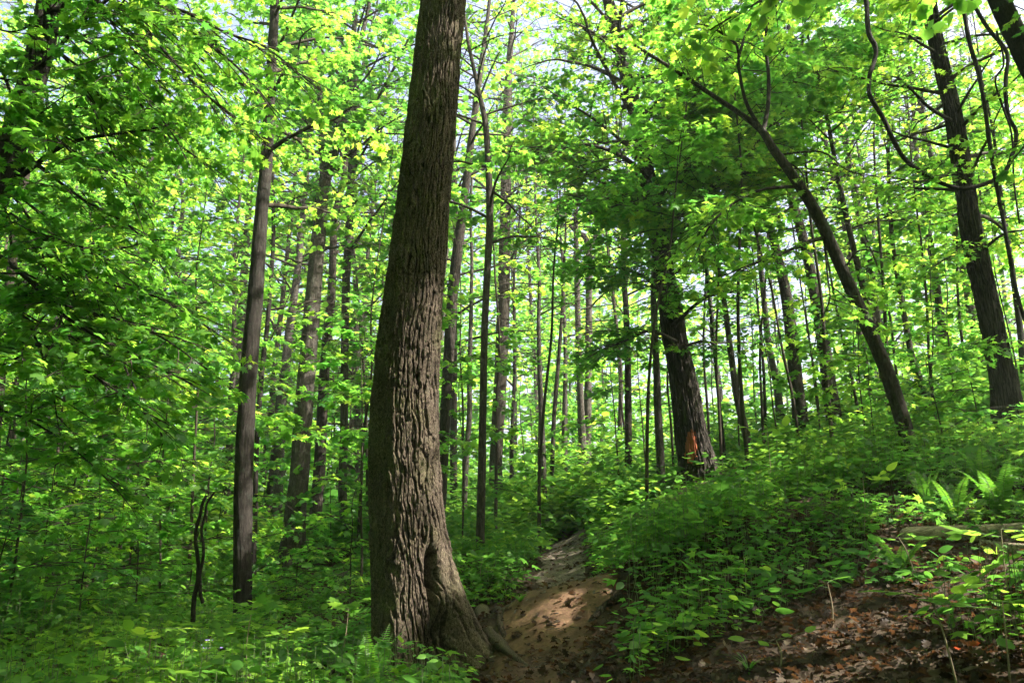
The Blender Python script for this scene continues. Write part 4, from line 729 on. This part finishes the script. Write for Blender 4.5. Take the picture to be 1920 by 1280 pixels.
protos = [far_tree(901, 18, 1.6, 3.4, 38), far_tree(902, 27, 3.0, 4.2, 58), far_tree(903, 14, .8, 3.0, 40), far_tree(904, 30, 4.5, 4.6, 60)]
def clone(o):
    r = o.copy(); COL.objects.link(r)
    for ch in o.children:
        c_ = ch.copy(); COL.objects.link(c_); c_.parent = r
    return r
spots = []
RF = np.random.default_rng(77); tries = 0
while len(spots) < 60 and tries < 4000:
    tries += 1; d = RF.uniform(25, 62); px = RF.uniform(-250, 2150); x = (px - 960) / F * d * 1.05
    if 880 < px < 1150 and d < 37: continue
    if px > 1300 and (d < 36 or RF.random() < .55): continue
    if all((x - a) ** 2 + (d - e) ** 2 > 9 for a, e, _ in spots): spots.append((x, d, px))
firsts = set()
for i, (x, d, px) in enumerate(spots):
    w = i % 4
    if w not in firsts: o = protos[w]; firsts.add(w)
    else: o = clone(protos[w])
    o.location = (x, d, g1(x, d)); o.rotation_euler = (RF.normal(0, .03), RF.normal(0, .03), RF.uniform(0, 6.28)); s = RF.uniform(.85, 1.25); o.scale = (s, s, s)
    zone = "left thicket" if px < 450 else ("trees behind the foreground trunk" if px < 850 else ("end of the path" if px < 1200 else "bright hill crest"))
    qx = float(view(np.array([x, d, 4.0]))[0]); kk = min(SHORT, key=lambda q: abs(LAND[q][0][0] - qx)); dx = qx - LAND[kk][0][0]; sd = "behind" if abs(dx) < 25 else (("just " if abs(dx) < 90 else "well ") + ("right of" if dx > 0 else "left of"))
    look = ["leafy to the ground", "tall and slim crowned", "small and bushy", "tall and high crowned"][w]; dist = "far" if d < 38 else ("very far" if d < 50 else "farthest")
    tag(o, f"{dist} tree, {look}, {sd} the {SHORT[kk]}", "tree", f"far trees beyond the {zone}")
# ------------------------------------------------------------------ the wood beyond and added shade leaves, one mass
rng = np.random.default_rng(88); N = 52000
d = rng.uniform(48, 95, N); px = rng.uniform(-500, 2400, N); x = (px - 960) / F * d * 1.05
clump = fbm(np.c_[x * .16, d * .16, np.zeros(N)], 61, 3)
z = gh(x, d, False) + rng.uniform(.3, 27, N) ** 1.0
dens = fbm(np.c_[x * .22, d * .22, z * .28], 63, 3)
k = (dens + .25 * clump > -.10) & ((px < 1280) | (rng.random(N) < .45)); x, d, z = x[k], d[k], z[k]; N = len(x)
mb = MB(); leaves(mb, np.c_[x, d, z], rng.normal(0, 1, (N, 3)) * np.array([1, 1, .4]), nrm(np.array([0, 0, 1.0]) + rng.normal(0, .5, (N, 3))), rng.uniform(.45, .85, N), KITE, 0, np.clip(.5 + rng.normal(0, .2, N), 0, 1))
# unseen leaf ring added behind and beside the viewer to cut skylight
N = 85000; az = rng.uniform(0, 2 * np.pi, N); rr = rng.uniform(10, 30, N); x = np.cos(az) * rr; y = np.sin(az) * rr; z = gh(x, y, False) + rng.uniform(.2, 17, N)
ds = np.abs(np.angle(np.exp(1j * (az - math.atan2(SUN[1], SUN[0]))))); ang = np.abs(np.angle(np.exp(1j * (az - math.pi / 2))))
k = (ang > R(52)) & ~((ds < R(40)) & (z > .9 * rr)) & (fbm(np.c_[x * .3, y * .3, z * .3], 65, 3) > -.2) & open_to_sun(np.c_[x, y, z], rng); N = int(k.sum())
leaves(mb, np.c_[x, y, z][k], rng.normal(0, 1, (N, 3)) * np.array([1, 1, .4]), nrm(np.array([0, 0, 1.0]) + rng.normal(0, .8, (N, 3))), rng.uniform(.3, .6, N), KITE, 0, np.clip(.45 + rng.normal(0, .2, N), 0, 1))
N = 44000; x = rng.uniform(-26, 14, N); y = rng.uniform(-26, 7.5, N); z = 2 + rng.uniform(9.5, 16, N) + .12 * np.maximum(x, 0)  # unseen leaf ceiling added over the viewer to darken the foreground
k = (fbm(np.c_[x * .35, y * .35, np.zeros(N)], 67, 3) > -.12) & open_to_sun(np.c_[x, y, z], rng); N = int(k.sum())
leaves(mb, np.c_[x, y, z][k], rng.normal(0, 1, (N, 3)) * np.array([1, 1, .4]), nrm(np.array([0, 0, 1.0]) + rng.normal(0, .5, (N, 3))), rng.uniform(.25, .5, N), KITE, 0, np.clip(.45 + rng.normal(0, .2, N), 0, 1))
o = mb.build("woodland_and_shade_leaves", [LEAF]); tag(o, "hazy green mass of distant woodland foliage with unseen leaves added for shade", "woodland", kind="stuff")
# ------------------------------------------------------------------ undergrowth and leaf litter
def undergrowth():
    rng = np.random.default_rng(19); mb = MB()
    for lo, hi, n, shape, sz, ht in [(3.6, 8, 5800, STAR, (.03, .085), (.06, .30)), (8, 15, 16500, STAR, (.045, .105), (.10, .45)), (15, 26, 18500, KITE, (.07, .14), (.15, .75)), (22, 48, 28000, KITE, (.11, .20), (.2, 1.8))]:
        y = np.sqrt(rng.uniform(lo ** 2, hi ** 2, n)); px = rng.uniform(-480, 2420, n); x = (px - 960) / F * y * 1.06
        den = fbm(np.c_[x * .55, y * .55, np.zeros(n)], 71, 3); pd = path_dist(x, y)
        qx, qy, _ = view(np.c_[x, y, gh(x, y)])
        keep = ((pd > .12 + .1 * rng.random(n)) | (y > 21.8)) & (np.hypot(x + 1.2, (y - 6.6) * .6) > .42) & (den > -.28 - .25 * (y > 14)) & (np.hypot(x + 1.05, y - 8) > .62)
        bare = (qx > 1080) & (qy > 1080 - .12 * (qx - 1100)); keep &= ~(bare & (rng.random(n) < .30)); keep &= ~((qx > 850) & (qx < 1180) & (qy > 1140)); keep &= ~((np.abs(x - (y - 14) * .05 - 3.55) < .9) & (y > 13) & (y < 16.2) & (rng.random(n) < .8)); keep &= ~((qx > 1650) & (qy > 1000) & (qy < 1075) & (rng.random(n) < .75))
        keep &= ~((qx > 1680) & (qy > 820) & (qy < 1100) & (rng.random(n) < .35))
        keep &= ~((qx > 430) & (qx < 700) & (qy > 1060) & (qy < 1200) & (rng.random(n) < .55)); low_ = np.where((qx > 400) & (qx < 700) & (qy > 1060) & (y > 7), .45, 1.0)
        x, y, low_ = x[keep], y[keep], low_[keep]; n = len(x); z = gh(x, y); h = low_ * rng.uniform(*ht, n) * np.clip(1 + 1.5 * fbm(np.c_[x * .7, y * .7, np.zeros(n)], 74, 3), .25, 2.2)
        nl = rng.integers(4, 10, n) * (2 if lo == 22 else 1); j = np.repeat(np.arange(n), nl); Q = len(j); a = rng.uniform(0, 6.283, Q); lv = rng.random(Q) ** .6
        out = rng.uniform(.01, .16, Q) * (np.minimum(h[j], 1.2) / .3 + .4)
        P = np.c_[x[j] + np.cos(a) * out, y[j] + np.sin(a) * out, z[j] + h[j] * lv + .02]
        fw = np.c_[np.cos(a), np.sin(a), rng.normal(-.15, .25, Q)]; up = nrm(np.array([0, 0, 1.0]) + rng.normal(0, .32, (Q, 3)))
        base = rng.normal(.42, .14, n) + .35 * fbm(np.c_[x * .6, y * .6, np.zeros(n)], 79, 3); s = rng.uniform(*sz, Q) * np.exp(rng.normal(0, .3, n))[j]
        ov = (rng.random(n) + 1.1 * fbm(np.c_[x * .5, y * .5, np.zeros(n)], 83, 2) < .4)[j]
        ti = np.clip(base[j] + rng.normal(0, .08, Q), 0, 1)
        leaves(mb, P[~ov], fw[~ov], up[~ov], s[~ov], shape, 0, ti[~ov]); leaves(mb, P[ov], fw[ov], up[ov], s[ov] * 1.15, OVAL if hi < 16 else KITE, 0, ti[ov])
        if hi < 16:
            b = np.c_[x, y, z]; t = b + np.c_[rng.normal(0, .03, n), rng.normal(0, .03, n), h]; v, f = tubes(np.stack([b, (b + t) / 2 + rng.normal(0, .01, (n, 3)), t], 1), np.full((n, 3), .0022), 3); mb.add(v, f, 1)
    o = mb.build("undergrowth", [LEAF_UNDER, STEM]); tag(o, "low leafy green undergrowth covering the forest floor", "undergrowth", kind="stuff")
    print("undergrowth verts", mb.n)
def litter():
    rng = np.random.default_rng(29); mb = MB(); n = 60000
    y = np.sqrt(rng.uniform(2.5 ** 2, 17 ** 2, n)) ; y = np.where(rng.random(n) < .5, rng.uniform(2.5, 9, n), y); px = rng.uniform(-450, 2500, n); x = (px - 960) / F * y * 1.08
    pd = path_dist(x, y); keep = (pd > .0) | (rng.random(n) < np.where(y > 9.5, .45, .30)); keep &= np.hypot(x + 1.05, y - 8) > .5
    x, y = x[keep], y[keep]; n = len(x); z = gh(x, y) + rng.uniform(.004, .045, n) + np.where(path_dist(x, y) < 0, .02, 0); a = rng.uniform(0, 6.283, n)
    fw = np.c_[np.cos(a), np.sin(a), rng.normal(.05, .28, n)]; up = nrm(np.array([0, 0, 1.0]) + rng.normal(0, .45, (n, 3))); s = rng.uniform(.028, .095, n)
    TV = OAKL[0].copy(); TV[:, 2] = 1.4 * TV[:, 0] ** 2 - .25 * (TV[:, 1] - .5) ** 2
    leaves(mb, np.c_[x, y, z], fw, up, s, (TV, OAKL[1]), 0, np.clip(rng.beta(1.6, 2.2, n), 0, 1))
    o = mb.build("leaf_litter", [LITTER]); tag(o, "dry brown fallen leaves on the forest floor", "leaf litter", kind="stuff")
undergrowth(); litter()
def debris():
    rng = np.random.default_rng(41); mb = MB(); n = 1500; k = rng.integers(20, len(PC) - 30, n); c = rng.uniform(-1.3, 1.3, n) * PC[k, 3]; x = PC[k, 0] + Nn[k, 0] * c; y = PC[k, 1] + Nn[k, 1] * c
    z = gh(x, y) + .026; a = rng.uniform(0, 6.28, n); l = rng.uniform(.015, .11, n) * rng.random(n) ** .6; d = np.c_[np.cos(a), np.sin(a), rng.normal(0, .15, n)] * l[:, None]; p = np.c_[x, y, z]
    v, f = tubes(np.stack([p - d, p + rng.normal(0, .004, (n, 3)), p + d], 1), rng.uniform(.0015, .005, (n, 1)).repeat(3, 1), 4); mb.add(v, f)
    tag(mb.build("twig_debris", [BARK_GREY]), "small twigs and crumbs scattered over the path", "debris", kind="stuff")
debris()
# ------------------------------------------------------------------ ferns, seedlings, log, sticks
def fern(px, py, n, L, lab, seed, spread=1.0, tilt=.9, matl=FERN, pos=None):
    rng = np.random.default_rng(seed); b = ground_at(px, py) if pos is None else np.array([pos[0], pos[1], g1(*pos)]); root = tag(empty("fern", b), lab, "fern")
    for q in range(n):
        a = q * 2 * np.pi / n + rng.normal(0, .25); l = L * rng.uniform(.75, 1.15); s = np.linspace(0, 1, 34)
        el = tilt + rng.normal(0, .12); cur = rng.uniform(.6, 1.1)
        ang = el + .25 - cur * s ** 1.5; ds = l / 33
        hx = np.cumsum(np.cos(ang)) * ds * spread; hz = np.cumsum(np.sin(ang)) * ds
        P = b + np.c_[np.cos(a) * hx, np.sin(a) * hx, hz]; mb = MB(); v, f = tube(P, np.linspace(.0035, .001, 34), 4); mb.add(v, f, 1)
        T = nrm(np.gradient(P, axis=0)); side = nrm(np.cross(T, np.array([0, 0, 1.0]))); up = nrm(np.cross(side, T))
        k = np.arange(4, 34); w = l * .14 * np.sin(np.pi * np.clip((s[k] - .02) / .98, 0, 1) ** .75) ** .8 * (1.05 - .3 * s[k]) + .006
        for sg in (1, -1):
            fw = nrm(side[k] * sg + T[k] * .35 - up[k] * .12 + rng.normal(0, .05, (30, 3)))
            TVn = OVAL[0] * np.array([.36, 1, 1]); leaves(mb, P[k], fw, up[k], w, (TVn, OVAL[1]), 0, rng.normal(.5, .12, 30))
        mb.build("frond", [matl, STEM], root, False, b)
fern(716, 1268, 10, .72, "dark evergreen fern with stiff ladder fronds at the foot of the thick trunk", 1, .8, 1.2, pos=(-1.17, 6.98))
fern(1795, 985, 7, .62, "sunlit tall fern rising behind the fallen log", 2, .8, 1.1)
fern(1880, 985, 7, .66, "feathery fern behind the log at the right edge", 3, .8, 1.1)
fern(1740, 960, 6, .5, "smaller fern left of the two tall ones behind the log", 4, .8, 1.1)
fern(1690, 1075, 7, .36, "shaded fern in the gloom left below the log", 5, .9, .9)
fern(1850, 930, 6, .55, "fern at the back above the log where the bank is dark", 6, .8, 1.1)
def seedling(px, py, h, n, ls, lab, seed, shape=OVAL, stem=STEM_PALE, tint=.6, lean=(0, 0), name="seedling"):
    rng = np.random.default_rng(seed); b = ground_at(px, py); root = tag(empty(name, b), lab, "seedling")
    top = b + np.array([lean[0], lean[1], h]); P = spline(np.vstack([b - [0, 0, .03], (b + top) / 2 + rng.normal(0, .02, 3), top]), 10); mb = MB(); v, f = tube(P, np.linspace(.006, .003, 10), 6); mb.add(v, f); mb.build("stem", [stem], root, True, b)
    mb = MB(); k = max(2, n // 5)
    for q in range(k):
        a = q * 2.4 + rng.random(); l = rng.uniform(.10, .20) * (ls / .09); e = top + np.array([math.cos(a) * l, math.sin(a) * l, rng.uniform(-.02, .05)]); st = P[int(9 - q % 3)]
        v, f = tube(np.linspace(st, e, 5), np.full(5, .0018), 4); mb.add(v, f, 1)
        m_ = n // k; t = np.linspace(.35, 1, m_)[:, None]; pos = st * (1 - t) + e * t; dirn = nrm(e - st); sd = np.cross(dirn, [0, 0, 1.0]); sg = np.where(np.arange(m_) % 2, 1, -1)[:, None]; sg[-1] = 0
        leaves(mb, pos, dirn * .6 + sd * sg + rng.normal(0, .1, (m_, 3)), nrm(np.array([0, 0, 1.0]) + rng.normal(0, .22, (m_, 3))), ls * rng.uniform(.8, 1.2, m_), shape, 0, np.clip(rng.normal(tint, .1, m_), 0, 1))
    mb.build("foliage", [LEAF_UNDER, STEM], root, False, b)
for i, (px, py, h, n, ls, shape, lab, tint, lean) in enumerate([
    (268, 1300, .42, 18, .11, OVAL, "bright seedling with pinnate leaves on a forked stem near the lower left edge", .9, (.02, 0)),
    (545, 1268, .40, 15, .12, MAPLE, "sunlit seedling with lobed leaves on a tilted stem left of the fern", .9, (-.1, 0)),
    (462, 1290, .62, 20, .12, MAPLE, "knee high maple seedling under the straight dark tree", .6, (0, 0)),
    (640, 1240, .55, 15, .12, MAPLE, "maple seedling close to the left side of the thick trunk", .6, (.05, 0)),
    (390, 1262, .30, 10, .09, OVAL, "low leafy plant beside the violet flowers", .5, (0, 0)),
    (1460, 1262, .16, 5, .10, OVAL, "tiny bright sprout of upright leaves in the sunny patch at the bottom", 1.0, (0, 0)),
    (1800, 1300, .46, 15, .12, OVAL, "seedling with a flat spray of leaves on a pale crooked twig in the lower right", .75, (-.06, .05)),
    (1620, 1010, .55, 15, .12, OVAL, "plant with broad upright leaves on the slope below the arching tree", .7, (.05, 0)),
    (1450, 950, .95, 15, .16, OVAL, "tall plant with large drooping leaves standing before the crest", .6, (0, 0)),
    (1720, 1090, .30, 10, .11, OVAL, "leafy sprout in front of the fallen log", .7, (-.1, 0)),
    (1890, 1120, .42, 15, .15, OVAL, "broad leaved plant sunlit at the right edge by the log", .9, (.02, 0)),
    (1895, 1290, .35, 10, .13, OVAL, "broad leaved plant in the lower right corner", .6, (.02, 0)),
    (950, 1120, .35, 10, .15, MAPLE, "large leaved plant just beyond the tree flare left of the path", .6, (0, 0)),
    (905, 1100, .40, 15, .14, MAPLE, "bushy lobed leaf plant against the right flank of the thick trunk", .55, (0, 0)),
    (1330, 1140, .28, 10, .11, OVAL, "seedling on the shaded leaf bank right of the hump", .5, (0, 0)),
    (1400, 1110, .28, 10, .11, STAR, "lobed seedling higher on the shaded leaf bank", .5, (0, 0)),
    (1250, 1235, .20, 10, .09, OVAL, "low dim plant on the dark litter near the bottom centre right", .5, (0, 0)),
    (1560, 1180, .28, 10, .10, OVAL, "dim plant among dead leaves in the shaded lower right", .5, (0, 0))]):
    seedling(px, py, h, n, ls, lab, 700 + i, shape, STEM_PALE, tint, lean)
def grass_tuft(px, py, lab, seed):
    rng = np.random.default_rng(seed); b = ground_at(px, py); mb = MB()
    for q in range(26):
        a = rng.uniform(0, 6.28); l = rng.uniform(.12, .3); s = np.linspace(0, 1, 7); w = .004 * (1 - s) + .0006
        P = b + np.c_[np.cos(a) * s ** 1.5 * l * .7, np.sin(a) * s ** 1.5 * l * .7, l * .8 * (s - .55 * s ** 2.4)]; sd = np.array([-math.sin(a), math.cos(a), 0])
        V = np.stack([P - sd * w[:, None], P + sd * w[:, None]], 1).reshape(-1, 3); k = np.arange(6)[:, None] * 2; mb.add(V, np.concatenate([k, k + 1, k + 3, k + 2], 1), 0, rng.normal(.6, .1, 6))
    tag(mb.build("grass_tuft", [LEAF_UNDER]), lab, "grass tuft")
grass_tuft(1405, 1268, "sunlit tuft of thin grass blades left of the tiny bright sprout", 1)
grass_tuft(1870, 1050, "grass blades beside the log near the right edge", 2)
grass_tuft(975, 1135, "small bright tuft of grass by the tree flare at the path", 3)
def log(a, b_, r, lab, seed, m_=DEADWOOD, name="fallen_log", sides=20, lift=.6):
    rng = np.random.default_rng(seed); A = ground_at(*a); B = ground_at(*b_); P = np.linspace(A, B, 40); P[:, 2] = np.linspace(A[2], B[2], 40) * .5 + .5 * gh(P[:, 0], P[:, 1]) + r * lift
    t = np.arange(sides) * 2 * np.pi / sides; L = np.linalg.norm(B - A); u = np.linspace(0, L, 40)
    nz = fbm(np.stack([u[:, None] * 2 + 0 * t, np.cos(t)[None] * 2.2 + 0 * u[:, None], np.sin(t)[None] * 2.2 + 0 * u[:, None]], -1).reshape(-1, 3), seed, 3).reshape(40, sides)
    taper = np.ones(40); taper[0] = .55; taper[1] = .85; taper[-1] = .5; taper[-2] = .8
    v, f = tube(P, r * taper[:, None] * (1 + .28 * nz), sides); mb = MB(); mb.add(v, f)
    mb.add(v[:sides], np.arange(sides)[::-1][None]); mb.add(v[-sides:], np.arange(sides)[None])
    tag(mb.build(name, [m_], smooth=True), lab, "log" if "log" in name else "stick")
log((1690, 1020), (1960, 1012), .085, "pale weathered log lying on the slope before the ferns", 1)
log((1960, 1045), (1840, 1030), .05, "shorter pale branch end lying by the log at the right edge", 6, name="fallen_branch", sides=12)
log((-20, 1175), (110, 1140), .04, "pale sunlit fallen branch on the ground at the left edge", 2, name="fallen_branch", sides=12)
log((1780, 1275), (1920, 1225), .010, "thin pale stick on the sunny litter in the lower right", 3, name="stick", sides=6)
log((850, 1262), (930, 1235), .012, "dead twig lying at the foot of the thick trunk", 4, name="stick", sides=6)
log((1290, 1185), (1225, 1180), .05, "short rotten chunk of wood on the shaded bank", 5, m_=BARK, name="wood_chunk", sides=14)
log((1700, 835), (1760, 822), .03, "fallen branch among dead leaves under the vine looped tree", 8, name="fallen_branch", sides=10)
# twin dead stem in front of the left thicket
rng = np.random.default_rng(5); b = ground_at(357, 1190); dd = b[1]
root = tag(empty("dead_sapling", b), "bare twin stemmed dead sapling with a twisted top left of the straight dark tree", "sapling")
for pp, w in [([(357, 1195), (362, 1135), (371, 1060), (366, 1000), (376, 960), (386, 928)], 10), ([(378, 1130), (372, 1080), (382, 1040), (379, 985), (388, 950), (402, 922)], 7)]:
    P, r = pxline(pp, dd, w, w * .55, 40); P += fbm(P * 6, 3, 2)[:, None] * np.array([.02, .02, 0]); mb = MB(); v, f = tube(P, r, 10); mb.add(v, f); mb.build("stem", [BARK_DARK], root, True, b)
# Y shaped bare shrub behind it
b = at(252, 1060, 15.5); b[2] = g1(b[0], b[1]); root = tag(empty("bare_sapling", b), "leafless wide forked sapling in the left thicket", "sapling")
for pp, w in [([(250, 1085), (253, 1060), (256, 1035)], 5), ([(256, 1035), (240, 1015), (215, 995)], 4), ([(256, 1035), (275, 1020), (310, 1005), (335, 985)], 4), ([(256, 1035), (256, 1000), (262, 950)], 3)]:
    P, r = pxline(pp, 15.5, w, w * .5, 14); mb = MB(); v, f = tube(P, r, 6); mb.add(v, f); mb.build("stem", [BARK_DARK], root, True, b)
# pale broken stump beside the dark trunk in the thicket
b = at(178, 1036, 19); b[2] = g1(b[0], b[1]); P = np.linspace(b - [0, 0, .2], b + [.12, 0, .75], 16); t = np.arange(14) * 2 * np.pi / 14
rr = .13 * (1 + .8 * np.exp(-np.linspace(-.2, .75, 16).clip(0) / .15))[:, None] * (1 + .12 * np.cos(t * 3)[None]); v, f = tube(P, rr, 14); v = v.reshape(16, 14, 3); v[-1, :, 2] += .10 * np.sin(t * 2) + rng.normal(0, .05, 14)
mb = MB(); mb.add(v, f); mb.add(v[-1], np.arange(14)[None]); tag(mb.build("tree_stump", [BARK_GREY]), "pale broken stump in the left thicket beside a dark trunk", "stump")
# orange red leaf and violet flowers
b = ground_at(1803, 1232); rng = np.random.default_rng(4); mb = MB(); n = 4
leaves(mb, b + rng.normal(0, .025, (n, 3)) * [1, 1, .3] + [0, 0, .06], rng.normal(0, 1, (n, 3)) * [1, 1, .4], nrm(np.array([0, -.5, 1.0]) + rng.normal(0, .4, (n, 3))), rng.uniform(.04, .07, n), OAKL, 0, rng.random(n))
tag(mb.build("red_leaf_cluster", [REDLEAF]), "orange red withered leaf cluster lying on the sunny litter", "leaf")
b = ground_at(392, 1250); root = tag(empty("violet_flower", b), "small violet flowers on thin stems in the lower left undergrowth", "flower"); mb = MB(); ms = MB()
for q in range(7):
    t = b + np.array([rng.normal(0, .06), rng.normal(0, .05), rng.uniform(.14, .24)]); v, f = tube(np.linspace(b, t, 5), np.full(5, .0018), 4); ms.add(v, f); a = np.arange(5) * 2 * np.pi / 5
    leaves(mb, np.repeat(t[None], 5, 0), np.c_[np.cos(a), np.sin(a), .2 + 0 * a], np.repeat([[0, -.5, 1.0]], 5, 0), .022, OVAL, 0, rng.random(5))
mb.build("petals", [PETAL], root, False, b); ms.build("stem", [STEM], root, False, b)
# ------------------------------------------------------------------ the damp air of the wood
hm = bpy.data.materials.new("damp_air"); hm.use_nodes = True; nt = hm.node_tree; nt.nodes.clear(); ho = nt.nodes.new("ShaderNodeOutputMaterial"); hv = nt.nodes.new("ShaderNodeVolumePrincipled")
hv.inputs["Color"].default_value = (.86, .93, .86, 1); hv.inputs["Density"].default_value = .0013; hv.inputs["Anisotropy"].default_value = .2; nt.links.new(hv.outputs[0], ho.inputs["Volume"])
mb = MB(); x0, x1, y0, y1, z0, z1 = -160, 160, -60, 270, -9, 44
mb.add([(x0, y0, z0), (x1, y0, z0), (x1, y1, z0), (x0, y1, z0), (x0, y0, z1), (x1, y0, z1), (x1, y1, z1), (x0, y1, z1)], [(0, 3, 2, 1), (4, 5, 6, 7), (0, 1, 5, 4), (1, 2, 6, 5), (2, 3, 7, 6), (3, 0, 4, 7)])
tag(mb.build("haze", [hm]), "thin damp haze hanging in the wood", "haze", kind="stuff")
print("leaves in trees:", NLEAF)
